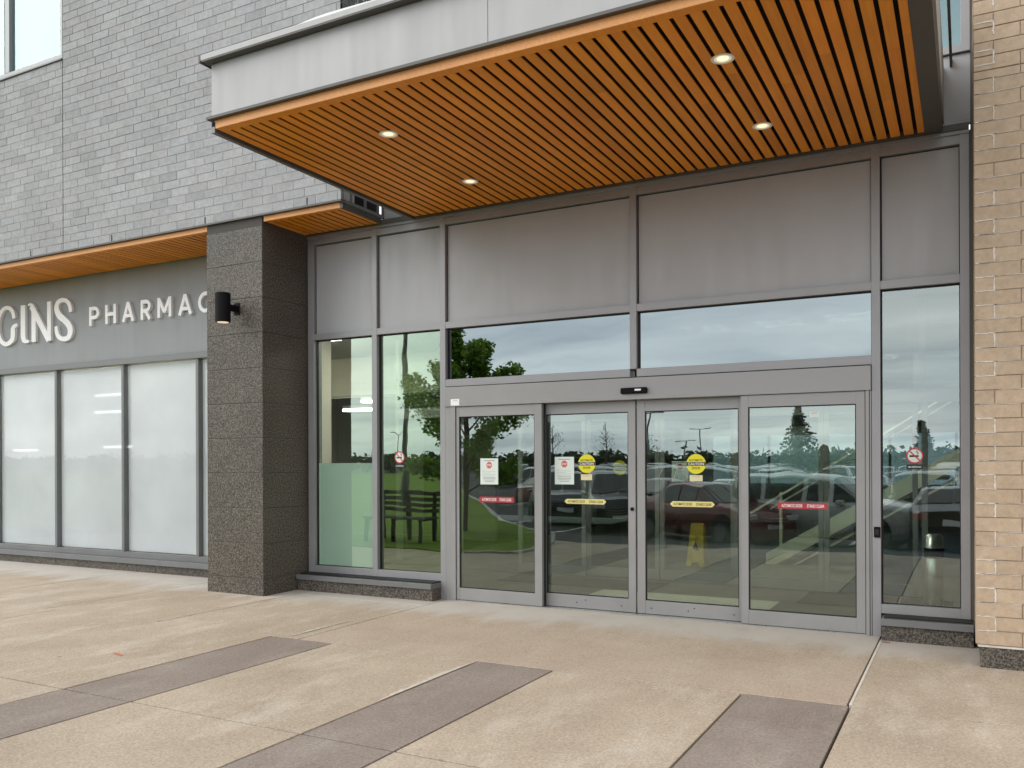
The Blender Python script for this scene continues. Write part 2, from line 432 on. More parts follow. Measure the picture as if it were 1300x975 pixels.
# ------------------------------------------------------------------ upper grey brick wall
YB = -.80; XE = -.82; ZB = 4.445
up = thing('brick_wall', 'pale grey brick upper wall above the pharmacy with a corner window', 'wall', (-5, YB, ZB))
WX0, WX1, WZ0, WZ1 = -8.6, -5.6, 7.06, 9.4
def greycol():
    v = random.gauss(.405, .018)
    if random.random() < .10: v *= .86
    t = random.uniform(-.012, .014)
    return (v + .001 + t * .5, v - .003, v + .007 - t * .4)
b = MB()
bricks(b, -5.585, XE, ZB, 11.8, .315, .1035, .009, (0, .5, .02, .52, .33, .83), greycol, (), lambda x, d, z: (x, YB + d, z))
bricks(b, -11.5, -5.6, ZB, 11.8, .315, .1035, .009, (.25, .75, .3, .8, .1, .6), greycol, [(WX0, WX1, WZ0, WZ1)], lambda x, d, z: (x, YB + d, z), .1)
b.build('brickwork', M['grey_brick'], up)
b = MB()
b.box(-11.5, XE - .012, YB + .003, YB + .25, ZB + .001, WZ0); b.box(WX1, XE - .012, YB + .003, YB + .25, WZ0, 11.8)
b.box(-11.5, WX0, YB + .003, YB + .25, WZ0, 11.8); b.box(WX0, WX1, YB + .003, YB + .25, WZ1, 11.8)
b.build('mortar_bed', M['grey_mortar'], up)
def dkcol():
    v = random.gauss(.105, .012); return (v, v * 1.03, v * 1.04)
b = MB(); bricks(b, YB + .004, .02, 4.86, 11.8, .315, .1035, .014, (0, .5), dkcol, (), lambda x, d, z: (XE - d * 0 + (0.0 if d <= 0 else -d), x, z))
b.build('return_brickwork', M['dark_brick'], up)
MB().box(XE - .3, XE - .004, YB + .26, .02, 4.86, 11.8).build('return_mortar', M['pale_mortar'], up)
MB().box(-11.5, XE + .01, YB - .012, YB + .06, ZB - .022, ZB - .002).build('shelf_angle', M['trim'], up)
MB().box(-5.5985, -5.5865, YB + .001, YB + .004, ZB, 11.8).build('control_joint', M['joint'], up)
w = MB().frame(WX0, WX1, WZ0, WZ1, .085, YB + .03, YB + .12); w.box(-6.93, -6.83, YB + .03, YB + .12, WZ0 + .085, WZ1 - .085)
wf = w.build('window_frame', M['alu'], up, bevel=.003)
MB().glass(WX0 + .08, WX1 - .08, YB + .075, YB + .085, WZ0 + .08, WZ1 - .08).build('glass_pane', [M['glass_sky'], M['glass_back']], wf)
MB().box(-6.95 + .012, -6.94 + .01, YB + .028, YB + .07, WZ0 + .09, WZ1 - .09).build('gasket', M['black'], wf)
MB().box(WX0 + .02, WX1 - .02, YB + .14, YB + .15, WZ0 + .03, WZ1 - .03).build('blind', M['blind'], wf)
MB().box(WX0 - .01, WX1 + .008, YB - .022, YB + .07, WZ0 - .022, WZ0 - .003).build('sill', M['alu_dark'], up)
# open vent grille under the return, over the small soffit
v = MB(); v.box(XE - .02, XE + .005, YB + .01, -.013, 4.415, 4.455); v.box(XE - .02, XE + .005, YB + .01, -.013, 4.80, 4.855)
for y in (YB + .02, YB + .17, YB + .43, YB + .67, -.037): v.box(XE - .02, XE + .004, y, y + .022, 4.456, 4.80)
vg = v.build('vent_grille', M['alu_dark'], up)
MB().box(XE - .12, XE - .1, YB + .27, -.02, 4.45, 4.85).build('vent_void', M['void_shade'], vg)
for x in (-8.0, -6.3, -4.6, -2.9, -1.3):
    MB().box(x - .006, x + .006, YB - .006, YB + .02, ZB + .004, ZB + .085).build('weep_vent', M['black'], up)

# ------------------------------------------------------------------ slatted soffits
def slat_soffit(mb, x0, x1, y0, y1, z, pitch, gap, front):
    """boards running along Y with open gaps; a solid board along the front edge"""
    x = x0
    while x < x1 - .02:
        e = min(x + pitch - gap, x1); s = random.uniform(.84, 1.1); t = random.uniform(-.045, .045)
        cut = y0 + front + (y1 - y0 - front) * random.uniform(.2, .8)
        if y1 - y0 < 1.5: cut = y1
        mb.box(x, e, y0 + front, cut - .0015, z, z + .009, 0, (s, s * (1 + t), s * (1 - t)))
        if cut < y1:
            s = random.uniform(.84, 1.1); t = random.uniform(-.045, .045)
            mb.box(x, e, cut, y1, z, z + .009, 0, (s, s * (1 + t), s * (1 - t)))
        x += pitch
    mb.box(x0, x1, y0, y0 + front - .001, z, z + .012, 0, (1, 1, 1))
ZS = 4.365
can = thing('entrance_canopy', 'flat metal canopy with orange wood slat underside over the doors', 'canopy', (2.3, -1.5, ZS))
CX0, CX1, CY0, CY1 = -.335, 4.925, -3.02, -.085
b = MB(); slat_soffit(b, CX0, CX1, CY0, CY1, ZS, .1063, .030, .075); b.build('slat_soffit', M['wood'], can)
MB().box(CX0, CX1, CY0 + .03, -.013, ZS + .05, ZS + .06).build('soffit_cavity', M['void_shade'], can)
MB().box(CX0 - .002, 5.055, CY0 - .012, CY0 - .001, ZS - .002, ZS + .072, 0, (1, 1, 1)).build('edge_board', M['wood_edge'], can, bevel=.004)
t = MB(); t.box(CX0 - .07, CX0 - .03, CY0 + .01, CY1 + .03, ZS - .022, ZS + .03); t.box(CX0 - .075, CX0 - .065, CY0 + .01, CY1 + .03, ZS + .031, ZS + .09)
t.build('side_trim', M['alu_dark'], can)
MB().box(CX0 - .03, CX0 - .004, CY0 + .02, CY1, ZS + .02, ZS + .04).build('side_gap', M['void_shade'], can)
MB().box(CX1 + .002, 5.06, CY0 + .0, CY1 + .03, ZS - .006, ZS + .07).build('side_trim', M['trim'], can)
MB().box(CX0 - .03, CX1 + .002, CY1 + .001, -.005, ZS - .012, ZS + .04).build('back_trim', M['trim'], can)
ZF0, ZF1 = 4.462, 4.905
MB().box(-.40, 5.09, CY0 - .055, CY0 - .0, ZF0 - .028, ZF0 - .006).build('drip_trim', M['trim'], can)
for a, c in ((-.37, 2.300), (2.304, 5.075)):
    MB().box(a, c, CY0 - .02, CY0 + .03, ZF0 - .005, ZF1).build('fascia_panel', M['fascia'], can, bevel=.002)
MB().box(-.37, -.34, CY0 + .031, -.005, ZF0 - .005, ZF1).build('side_fascia', M['fascia'], can)
MB().box(5.045, 5.075, CY0 + .031, -.005, ZF0 - .03, ZF1).build('side_fascia', M['fascia'], can)
cp = MB(); cp.box(-.42, 5.12, CY0 - .095, CY0 + .12, ZF1 + .012, ZF1 + .060)
cp.build('coping', M['fascia'], can, bevel=.004)
MB().box(-.41, 5.11, CY0 - .092, CY0 + .03, ZF1 + .001, ZF1 + .0115).build('coping_shade', M['trim'], can)  # dark strip puts the shade below the coping into colour
cs = MB(); cs.box(-.44, -.42, CY0 - .097, -.01, ZF1 - .0, ZF1 + .063); cs.build('coping_end', M['trim'], can)
MB().box(5.12, 5.14, CY0 - .097, -.01, ZF1 - .0, ZF1 + .063).build('coping_end', M['trim'], can)
MB().box(-.33, 5.04, CY0 + .121, -.01, ZF1 - .05, ZF1 + .02).build('roof_deck', M['flash'], can)
fl = MB(); n = 40; top = []
for i in range(n + 1):
    x = .45 + 4.6 * i / n
    top.append((x, ZF1 + .064 + .028 * max(0, math.sin(x * 2.1) * .6 + .45) * min(1, (x - .45) / .4)))
for i in range(n):
    (xa, za), (xb, zb) = top[i], top[i + 1]
    fl.add([(xa, CY0 - .085, ZF1 + .061), (xb, CY0 - .085, ZF1 + .061), (xb, CY0 - .07, zb), (xa, CY0 - .07, za), (xa, CY0 + .1, ZF1 + .061), (xb, CY0 + .1, ZF1 + .061)], [(0, 1, 2, 3), (3, 2, 5, 4)])
fl.build('lifted_flashing', M['flash'], can, smooth=True)

def downlight(x, y, label):
    o = thing('downlight', label, 'ceiling light', (x, y, ZS), 'recessed downlights in the canopy')
    n = 28; r0, r1, z0 = .062, .082, ZS - .004
    v = []; f = []
    for k in range(n):
        c, s = math.cos(2 * math.pi * k / n), math.sin(2 * math.pi * k / n)
        v += [(x + r0 * c, y + r0 * s, z0), (x + r1 * c, y + r1 * s, z0), (x + r1 * c, y + r1 * s, z0 + .0035), (x + r0 * c, y + r0 * s, z0 + .0035)]
    for k in range(n):
        a, b_ = 4 * k, 4 * ((k + 1) % n)
        for q in range(4): f.append((a + q, a + (q + 1) % 4, b_ + (q + 1) % 4, b_ + q))
    MB().add(v, f).build('trim_ring', M['white'], o)
    q = MB(); vs_, fs_ = [], []
    for k in range(n):
        c, s = math.cos(2 * math.pi * k / n), math.sin(2 * math.pi * k / n)
        vs_ += [(x + (r0 - .0005) * c, y + (r0 - .0005) * s, z0 + .0005), (x + .042 * c, y + .042 * s, z0 + .003)]
    for k in range(n): fs_.append((2 * k, 2 * k + 1, 2 * ((k + 1) % n) + 1, 2 * ((k + 1) % n)))
    q.add(vs_, fs_).build('reflector', M['down_cone'], o, smooth=True)
    MB().tube([(x, y, z0 + .0026), (x, y, z0 + .0034)], .0425, 24).build('lens', M['down_lens'], o)
downlight(.87, -2.24, 'round lit downlight near the fascia end of the slats beside the grey brick wall')
downlight(.85, -.84, 'round lit downlight close to the glass wall and the grey brick wall')
downlight(3.74, -2.25, 'round lit downlight nearest the outer fascia towards the tan brick pier')
downlight(3.73, -.89, 'round lit downlight close to the glass wall on the tan brick pier side')

def soffit_thing(x0, x1, label):
    o = thing('wood_soffit', label, 'soffit', ((x0 + x1) / 2, -.4, ZS))
    b = MB(); slat_soffit(b, x0, x1, YB + .045, .09 if x0 < -3 else -.06, ZS, .1063, .027, .05); b.build('slat_panel', M['wood'], o)
    MB().box(x0, x1, YB + .05, .12 if x0 < -3 else -.05, ZS + .04, ZS + .05).build('cavity', M['void_shade'], o)
    MB().box(x0, x1, YB + .03, YB + .044, ZS - .004, ZS + .058, 0, (1, 1, 1)).build('edge_board', M['wood_edge'], o, bevel=.003)
soffit_thing(-11.5, -2.895, 'long orange slatted wood soffit above the pharmacy sign')
soffit_thing(-1.985, -.86, 'short orange slatted wood soffit between the stone pillar and the canopy')
struct(MB().box(XE - .045, XE - .001, YB + .03, -.04, ZS - .01, ZS + .045).build('soffit_trim', M['trim'], bpy.data.objects['wood_soffit.001'])) if False else MB().box(-.858, -.82, YB + .03, -.06, ZS - .008, ZS + .045).build('end_trim', M['trim'], bpy.data.objects['wood_soffit.001'])

# ------------------------------------------------------------------ stone pillar
PX0, PX1, PY = -2.9, -2.0, -.78
pl = thing('stone_pillar', 'square pillar clad in dark speckled granite beside the entrance', 'pillar', (-2.45, -.4, 0))
c = MB(); z = .195; zs = [z + .412 * i for i in range(11)]
for i in range(10):
    a, bz = zs[i] + .0025, min(zs[i + 1] - .0025, 4.42)
    c.box(PX0, PX1, PY, .1, a, bz)
c.build('cladding', M['granite'], pl, bevel=.005)
MB().box(PX0 + .004, PX1 - .004, PY + .004, .09, 0, 4.42).build('joint_core', M['stone_joint'], pl)
MB().box(PX0 - .002, PX1 + .002, PY - .002, .1, -.02, .190).build('base', M['granite'], pl, bevel=.004)

sx, sy, sz = -2.40, -1.0, 3.36
sc_ = thing('wall_sconce', 'black cylinder wall light on the stone pillar, lit underneath', 'wall lamp', (sx, sy, sz))
q = MB(); q.tube([(sx, sy, 3.19), (sx, sy, 3.195), (sx, sy, 3.52), (sx, sy, 3.53)], [.084, .087, .087, .08], 32); q.build('cylinder_body', M['black_paint'], sc_, smooth=False)
MB().tube([(sx, sy, 3.187), (sx, sy, 3.1895)], .066, 24).build('lens', M['sconce_lens'], sc_)
MB().box(sx - .032, sx + .032, -.92, PY - .012, sz - .02, sz + .05).build('arm', M['black_paint'], sc_, bevel=.004)
MB().box(sx - .045, sx + .045, PY - .0125, PY - .0005, sz - .055, sz + .085).build('back_plate', M['black_paint'], sc_, bevel=.003)

# ------------------------------------------------------------------ pharmacy front
ph = thing('pharmacy_shopfront', 'pharmacy window row with white frosted panes and dark frames', 'shopfront', (-6, .12, 0))
YW = .12
bs = MB()
for i in range(16):
    x0 = -11.5 + i * .55; bs.box(x0, x0 + .545, YW - .03, YW + .15, -.02, .115)
bs.build('granite_base', M['granite'], ph)
MB().box(-11.5, -2.9, YW - .075, YW + .12, .116, .19).build('sill', M['alu_dark'], ph, bevel=.003)
vx = [-10.15, -8.63, -7.115, -5.585, -4.065, -2.88]
fr = MB(); fr.box(-11.5, -2.9, YW - .0, YW + .12, .191, .275); fr.box(-11.5, -2.9, YW - .04, YW + .12, 2.985, 3.075)
for x in vx: fr.box(x - .026, x + .026, YW - .01, YW + .12, .276, 2.984)
fr.build('frame', M['alu_dark'], ph, bevel=.003)
ed = [-11.5] + vx
for i in range(len(ed) - 1):
    x0, x1 = ed[i] + .029, ed[i + 1] - .029
    gp = MB().glass(x0, x1, YW + .05, YW + .06, .28, 2.98).build('glass_pane', [M['glass_front'], M['glass_back']], ph)
    MB().box(x0 + .004, x1 - .004, YW + .064, YW + .067, .285, 2.975).build('frosted_film', M['film_white'], gp)
room = thing('shop_interior', 'dim shop shelving and strip lights behind the frosted panes', 'shop interior', (-6, .8, 0))
q = MB(); q.box(-11.5, -2.8, 1.35, 1.4, 0, 3.6); q.box(-2.85, -2.8, .25, 1.35, 0, 3.6); q.box(-11.5, -2.8, .26, 1.35, 3.3, 3.35); q.box(-11.5, -2.8, .26, 1.35, -.01, .02)
q.build('shell', M['int_wall'], room)
q = MB(); q.box(-9.9, -6.3, .7, 1.2, .03, 1.25); q.build('counter', M['int_pale'], room)
q = MB(); q.box(-5.25, -4.9, .40, .8, .03, 2.2); q.build('cabinet', M['int_dark'], room)
MB().box(-9.5, -3.2, .95, 1.05, 3.26, 3.299).build('ceiling_fill', M['lamp_panel'], room)  # added panel, kept out of view, brightens the frosted film
for x, z in ((-6.3, 2.55), (-6.3, 2.3), (-6.1, 1.78), (-8.3, 1.75)):
    q = MB(); q.box(x, x + .62, .190, .2, z, z + .03); q.build('strip_light', M['dim_strip'], room)

# the sign
sg = thing('shop_sign', 'grey sign band with white raised letters GINS PHARMACY above the frosted windows', 'sign', (-6, YW, 3.1))
MB().box(-11.5, -2.88, YW - .004, YW + .1, 3.078, 4.40).build('sign_panel', M['signband'], sg)
def stroke(mb, pts, wid, y0, y1):
    """a ribbon of given widths along (x,z) points, extruded from y0 to y1"""
    P = [Vector(p) for p in pts]; n = len(P)
    if not hasattr(wid, '__len__'): wid = [wid] * n
    A, B = [], []
    for i in range(n):
        d0 = (P[i] - P[i - 1]).normalized() if i else (P[1] - P[0]).normalized()
        d1 = (P[i + 1] - P[i]).normalized() if i < n - 1 else d0
        nn = (Vector((-d0.y, d0.x)) + Vector((-d1.y, d1.x))); nn.normalize()
        k = 1 / max(.6, nn.dot(Vector((-d0.y, d0.x))))
        A.append(P[i] + nn * wid[i] * .5 * k); B.append(P[i] - nn * wid[i] * .5 * k)
    vs = [(a.x, y0, a.y) for a in A] + [(b_.x, y0, b_.y) for b_ in B] + [(a.x, y1, a.y) for a in A] + [(b_.x, y1, b_.y) for b_ in B]
    fs = []
    for i in range(n - 1):
        fs += [(i, n + i, n + i + 1, i + 1), (i, i + 1, 2 * n + i + 1, 2 * n + i), (n + i, 3 * n + i, 3 * n + i + 1, n + i + 1)]
    fs += [(0, 2 * n, 3 * n, n), (n - 1, 2 * n - 1, 4 * n - 1, 3 * n - 1)]
    mb.add(vs, fs)
def smooth_pts(pts, k=5, w=None):
    """Catmull-Rom through the points (and widths)"""
    out, ow = [], []
    n = len(pts)
    for i in range(n - 1):
        p0, p1, p2, p3 = [Vector(pts[max(0, min(n - 1, i + j))]) for j in (-1, 0, 1, 2)]
        for s in range(k):
            t = s / k
            out.append(.5 * ((2 * p1) + (p2 - p0) * t + (2 * p0 - 5 * p1 + 4 * p2 - p3) * t * t + (3 * p1 - p0 - 3 * p2 + p3) * t ** 3))
            if w: ow.append(w[i] * (1 - t) + w[i + 1] * t)
    out.append(Vector(pts[-1]))
    if w: ow.append(w[-1])
    return (out, ow) if w else out
LY0, LY1 = YW - .045, YW - .003
def letter(strokes):
    mb = MB()
    for e, (pts, w, sm) in enumerate(strokes):
        ww = w if hasattr(w, '__len__') else [w] * len(pts)
        if sm: pts, ww = smooth_pts(pts, 5, ww)
        stroke(mb, pts, ww, LY0 - .0007 * e, LY1)
    mb.build('letter', M['white'], sg)
Gp = [(-8.098, 3.86), (-8.128, 3.952), (-8.191, 4.016), (-8.279, 4.042), (-8.369, 4.027), (-8.454, 3.964), (-8.517, 3.86), (-8.533, 3.752), (-8.508, 3.625), (-8.444, 3.527), (-8.347, 3.47), (-8.27, 3.466), (-8.194, 3.494), (-8.135, 3.552), (-8.125, 3.682), (-8.092, 3.73), (-8.009, 3.75)]
Gw = [.075, .078, .07, .06, .06, .08, .1, .11, .1, .08, .068, .068, .08, .11, .11, .07, .045]
letter([(Gp, Gw, True)])
letter([([(-7.865, 4.045), (-7.866, 3.56), (-7.845, 3.50), (-7.80, 3.472), (-7.721, 3.468)], [.115, .115, .1, .06, .04], False)])
letter([([(-7.735, 4.032), (-7.685, 4.045), (-7.64, 4.02), (-7.596, 3.97)], [.03, .04, .05, .06], False), ([(-7.597, 3.985), (-7.597, 3.45)], .105, False), ([(-7.655, 4.02), (-7.225, 3.452)], .105, False), ([(-7.214, 4.045), (-7.214, 3.442)], .09, False)])
Sp = [(-6.703, 3.843), (-6.719, 3.935), (-6.782, 4.006), (-6.874, 4.037), (-6.967, 4.027), (-7.02, 3.984), (-7.033, 3.903), (-6.968, 3.809), (-6.853, 3.733), (-6.75, 3.651), (-6.71, 3.567), (-6.734, 3.487), (-6.797, 3.449), (-6.901, 3.449), (-6.993, 3.493), (-7.035, 3.563), (-7.05, 3.653)]
Sw = [.07, .075, .07, .062, .07, .09, .11, .11, .1, .11, .12, .1, .075, .068, .075, .08, .065]
letter([(Sp, Sw, True)])
def bez(cx, cz, rx, rz, a0, a1, n=12): return [(cx + rx * math.cos(R(a0 + (a1 - a0) * i / n)), cz + rz * math.sin(R(a0 + (a1 - a0) * i / n))) for i in range(n + 1)]
zb, zt, W = 3.593, 3.873, .052
x0 = -6.27; letter([([(x0 + .026, zb), (x0 + .026, zt)], W, False), ([(x0 + .03, zt - .026), (x0 + .12, zt - .026)] + bez(x0 + .12, zt - .093, .076, .067, 85, -85) + [(x0 + .12, zt - .16), (x0 + .03, zt - .16)], W, False)])
x0 = -5.91; letter([([(x0 + .026, zb), (x0 + .026, zt)], W, False), ([(x0 + .208, zb), (x0 + .208, zt)], W, False), ([(x0 + .03, zb + .14), (x0 + .2, zb + .14)], W, False)])
def letA(x0, w): letter([([(x0 + .026, zb), (x0 + w / 2, zt)], W * 1.02, False), ([(x0 + w - .026, zb), (x0 + w / 2, zt)], W * 1.02, False), ([(x0 + .06, zb + .085), (x0 + w - .06, zb + .085)], W * .9, False)])
letA(-5.545, .26)
x0 = -5.148; letter([([(x0 + .026, zb), (x0 + .026, zt)], W, False), ([(x0 + .03, zt - .026), (x0 + .11, zt - .026)] + bez(x0 + .11, zt - .09, .072, .064, 85, -85) + [(x0 + .11, zt - .154), (x0 + .03, zt - .154)], W, False), ([(x0 + .1, zt - .16), (x0 + .19, zb)], W, False)])
x0 = -4.802; letter([([(x0 + .026, zb), (x0 + .026, zt)], W, False), ([(x0 + .253, zb), (x0 + .253, zt)], W, False), ([(x0 + .03, zt - .01), (x0 + .14, zb + .07)], W, False), ([(x0 + .25, zt - .01), (x0 + .14, zb + .07)], W, False)])
letA(-4.387, .27)
letter([(bez(-3.86, (zb + zt) / 2, .112, .117, 48, 312, 26), W, False)])
x0 = -3.62; letter([([(x0, zt), (x0 + .12, zb + .12)], W, False), ([(x0 + .24, zt), (x0 + .12, zb + .12)], W, False), ([(x0 + .12, zb), (x0 + .12, zb + .14)], W, False)])

# ------------------------------------------------------------------ curtain wall
cw = thing('curtain_wall', 'grey framed glass and metal panel wall round the sliding doors', 'glazed wall', (1.6, 0, 0))
MX = [-1.917, -.957, 0, 2.27, 4.53, 5.227]
Z1, Z2, Z3 = 2.445, 3.10, 4.275
Zb = .205
hw = .036
YM0, YM1 = -.03, .12
for i, x in enumerate(MX):
    z0 = 0 if i in (2, 4) else Zb
    if i == 3: z0 = Z1 + .04
    MB().box(x - (hw if i else .055), x + hw, YM0, YM1, z0, 4.345).build('mullion', M['alu'], cw, bevel=.002)
def transom(i, z, h=.037, d=.003, h2=None):
    MB().box(MX[i] + hw, MX[i + 1] - hw, YM0 + d, YM1 - .002, z - h, z + (h if h2 is None else h2)).build('transom', M['alu'], cw, bevel=.002)
for i in range(5):
    transom(i, Z3, .037); transom(i, Z2, .037)
for i in (0, 1, 4): transom(i, .245, .04)
for i in (2, 3): transom(i, Z1, .04)
MB().box(-1.97, 5.27, YM0 + .012, YM1, 4.313, 4.36).build('head_flashing', M['trim'], cw) if False else None
def pane(i, z0, z1, mat, film=None):
    x0, x1 = MX[i] + hw, MX[i + 1] - hw
    g_ = MB(); w = .012
    g_.box(x0, x0 + w, .022, .058, z0, z1); g_.box(x1 - w * .6, x1, .022, .058, z0, z1)
    g_.box(x0 + w, x1 - w * .6, .022, .058, z0, z0 + w * .5); g_.box(x0 + w, x1 - w * .6, .022, .058, z1 - w, z1)
    p = MB().glass(x0 + w * .9, x1 - w * .5, .036, .044, z0 + w * .4, z1 - w * .9).build('glass_pane', [M[mat], M['glass_back']], cw)
    g_.build('gasket', M['black'], p)
    return p, x0, x1
def metal(i):
    x0, x1 = MX[i] + hw, MX[i + 1] - hw; z0, z1 = Z2 + .037, Z3 - .037
    g_ = MB().box(x0, x1, .032, .045, z0, z1)
    p = MB().box(x0 + .013, x1 - .006, .012, .031, z0 + .004, z1 - .012).build('metal_panel', M['panel'], cw, bevel=.002)
    g_.build('shadow_gap', M['black'], p)
for i in range(5): metal(i)
p0, x0, x1 = pane(0, .285, Z2 - .037, 'glass_green')
MB().box(x0 + .012, x1 - .008, .047, .050, .29, 1.545).build('frosted_film', M['film_green'], p0)
pane(1, .285, Z2 - .037, 'glass_lawn')
pane(2, Z1 + .04, Z2 - .037, 'glass_upper'); pane(3, Z1 + .04, Z2 - .037, 'glass_upper')
pane(4, .285, Z2 - .037, 'glass_side')
hd = MB().box(-1.972, 5.262, -.06, .12, 4.347, 4.40).build('head_trim', M['trim'], cw)
MB().box(-1.972, 5.262, -.045, -.0305, 4.318, 4.346).build('head_trim', M['alu'], cw)
# low granite kerbs with metal sills under the fixed lights
for (a, c_, joints) in ((-1.985, -.03, (-1.62, -1.0, -.55)), (4.582, 5.285, ())):
    k = MB(); e = [a] + list(joints) + [c_]
    for i in range(len(e) - 1): k.box(e[i] + .002, e[i + 1] - .002, -.215, -.032, -.02, .132)
    k.build('granite_kerb', M['granite'], cw, bevel=.002)
    MB().box(a, c_, -.245, -.031, .134, .192).build('sill', M['alu_dark'], cw, bevel=.003)
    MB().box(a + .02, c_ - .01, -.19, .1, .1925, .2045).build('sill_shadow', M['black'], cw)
MB().box(-1.985, -.04, -.03, .12, -.02, .19).build('backing', M['black'], cw); MB().box(4.57, 5.27, -.03, .12, -.02, .19).build('backing', M['black'], cw)

# upper strip to the side of the canopy
uw = thing('upper_glazing', 'narrow window over a grey metal panel in the gap between canopy and tan pier', 'window', (5.15, 0, 4.4))
MB().box(4.4, 5.272, -.02, .02, 4.405, 5.0).build('metal_panel', M['panel'], uw)
MB().box(4.4, 5.272, -.04, .02, 4.345 + .057, 4.43).build('panel_trim', M['alu'], uw)
f_ = MB().frame(4.3, 5.272, 5.012, 7.6, .07, -.03, .05).build('window_frame', M['alu'], uw, bevel=.002)
MB().glass(4.36, 5.205, .0, .008, 5.08, 7.54).build('glass_pane', [M['glass_sky'], M['glass_back']], f_)
MB().box(4.36, 5.21, .03, .035, 5.07, 7.55).build('blind', M['blind'], f_)
MB().box(4.3, 5.272, -.045, .02, 5.0, 5.011).build('sill', M['black'], uw)
bw = thing('upper_wall_panel', 'pale grey metal wall panel just over the canopy beside the brick return', 'wall panel', (0, 0, 4.4))
MB().box(-.845, 4.2995, -.012, .05, 4.405, 8.0).build('metal_sheet', M['fascia'], bw)

# ------------------------------------------------------------------ automatic door
fr_ = thing('door_frame', 'grey aluminium header and jambs of the automatic entrance', 'door frame', (2.27, 0, 0))
MB().box(.04, 4.49, -.055, .14, 2.175, 2.395).build('header', M['alu_door'], fr_, bevel=.003)
MB().box(.04, 4.49, -.035, .1, 2.397, 2.404).build('header_gap', M['black'], fr_)
for a, c_ in ((.04, .105), (.108, .172), (4.444, 4.474), (4.477, 4.491)):
    MB().box(a, c_, -.035 - (.01 if a in (.108, 4.444) else 0), .13, 0, 2.174).build('jamb', M['alu_door'], fr_, bevel=.002)
MB().box(.18, 4.44, -.04, .16, -.01, .008).build('threshold', M['steel'], fr_)
def leaf(x0, x1, y0, gl, gr, zt, label, gt=2.06, gb=.145, sliding=False):
    o = thing('door_leaf', label, 'glass door', ((x0 + x1) / 2, y0, 0), 'glass leaves of the automatic entrance')
    f = MB(); y1 = y0 + .045; zb_ = .012
    f.box(x0, gl, y0, y1, zb_, zt); f.box(gr, x1, y0, y1, zb_, zt)
    f.box(gl, gr, y0 + .002, y1, zb_, gb); f.box(gl, gr, y0 + .002, y1, gt, zt)
    f.build('leaf_frame', M['alu_door'], o, bevel=.002)
    k = MB(); w = .009
    k.box(gl, gl + w, y0 + .012, y0 + .035, gb, gt); k.box(gr - w, gr, y0 + .012, y0 + .035, gb, gt); k.box(gl + w, gr - w, y0 + .012, y0 + .035, gb, gb + w); k.box(gl + w, gr - w, y0 + .012, y0 + .035, gt - w, gt)
    gp = MB().glass(gl + .004, gr - .004, y0 + .02, y0 + .027, gb + .004, gt - .004).build('glass_pane', [M['glass_door'], M['glass_back']], o)
    k.build('gasket', M['black'], gp)
    return o
FY, SY = -.03, .065
lf1 = leaf(.176, 1.242, FY, .213, 1.155, 2.172, 'fixed glass leaf with red strip, beside the window showing the lawn')
ls1 = leaf(1.222, 2.256, SY, 1.245, 2.178, 2.174, 'sliding glass leaf carrying a white notice, yellow disc and keyhole')
ls2 = leaf(2.274, 3.335, SY, 2.358, 3.30, 2.174, 'sliding glass leaf with yellow disc but no paper notice in front')
lf2 = leaf(3.343, 4.438, FY, 3.412, 4.364, 2.172, 'fixed glass leaf with red strip, next to the black push button')
for ls, xs in ((ls1, (1.6, 1.7, 2.1)), (ls2, (2.42, 2.8, 2.86, 3.25))):
    q = MB()
    for x in xs: q.tube([(x, SY - .003, .07 + (.03 if x in (1.7, 2.86) else 0)), (x, SY + .004, .07 + (.03 if x in (1.7, 2.86) else 0))], .006, 10)
    q.build('screws', M['black'], ls); ls.children[-1]['kind'] = 'stuff'
MB().tube([(2.222, SY - .012, 1.066), (2.222, SY + .005, 1.066)], .019, 20).build('lock', M['black_paint'], ls1)
MB().box(1.242, 1.2455, FY + .046, SY - .001, .012, 2.17).build('seal_strip', M['black'], lf1)

sn = thing('motion_sensor', 'black motion sensor bar on the header above the sliding leaves', 'sensor', (2.29, -.06, 2.26))
MB().box(2.155, 2.432, -.10, -.056, 2.232, 2.292).build('housing', M['black_paint'], sn, bevel=.012)
MB().box(2.31, 2.375, -.1015, -.1003, 2.258, 2.276).build('badge', M['white'], sn)
pb = thing('push_button', 'small black push plate on the mullion by the tan pier', 'button', (4.535, -.035, .92))
MB().box(4.51, 4.562, -.05, -.0305, .872, .966).build('plate', M['black_paint'], pb, bevel=.006)
MB().box(4.52, 4.552, -.054, -.0502, .895, .945).build('pad', M['black'], pb, bevel=.002)

# ------------------------------------------------------------------ stickers and notices on the glass
def text(body, parent, mat, cx, cz, y, width, height, name='lettering', dx=0):
    cu = bpy.data.curves.new(name, 'FONT'); cu.body = body; cu.align_x = 'CENTER'; cu.align_y = 'CENTER'; cu.size = 1; cu.offset = .012
    o = bpy.data.objects.new(name + '_src', cu); COL.objects.link(o)
    bpy.context.view_layer.update()
    me = bpy.data.meshes.new_from_object(o.evaluated_get(bpy.context.evaluated_depsgraph_get()))
    bpy.data.objects.remove(o); bpy.data.curves.remove(cu)
    xs = [v.co.x for v in me.vertices]; ys = [v.co.y for v in me.vertices]
    sx = width / (max(xs) - min(xs)); sy = height / (max(ys) - min(ys)); mx = (max(xs) + min(xs)) / 2; my = (max(ys) + min(ys)) / 2
    for v in me.vertices: v.co = ((v.co.x - mx) * sx + cx, y, (v.co.y - my) * sy + cz)
    me.name = name; me.materials.clear(); me.materials.append(mat)
    t = bpy.data.objects.new(name, me); COL.objects.link(t); t.parent = parent
    t.matrix_parent_inverse = Matrix.Translation(parent.location).inverted()
    return t
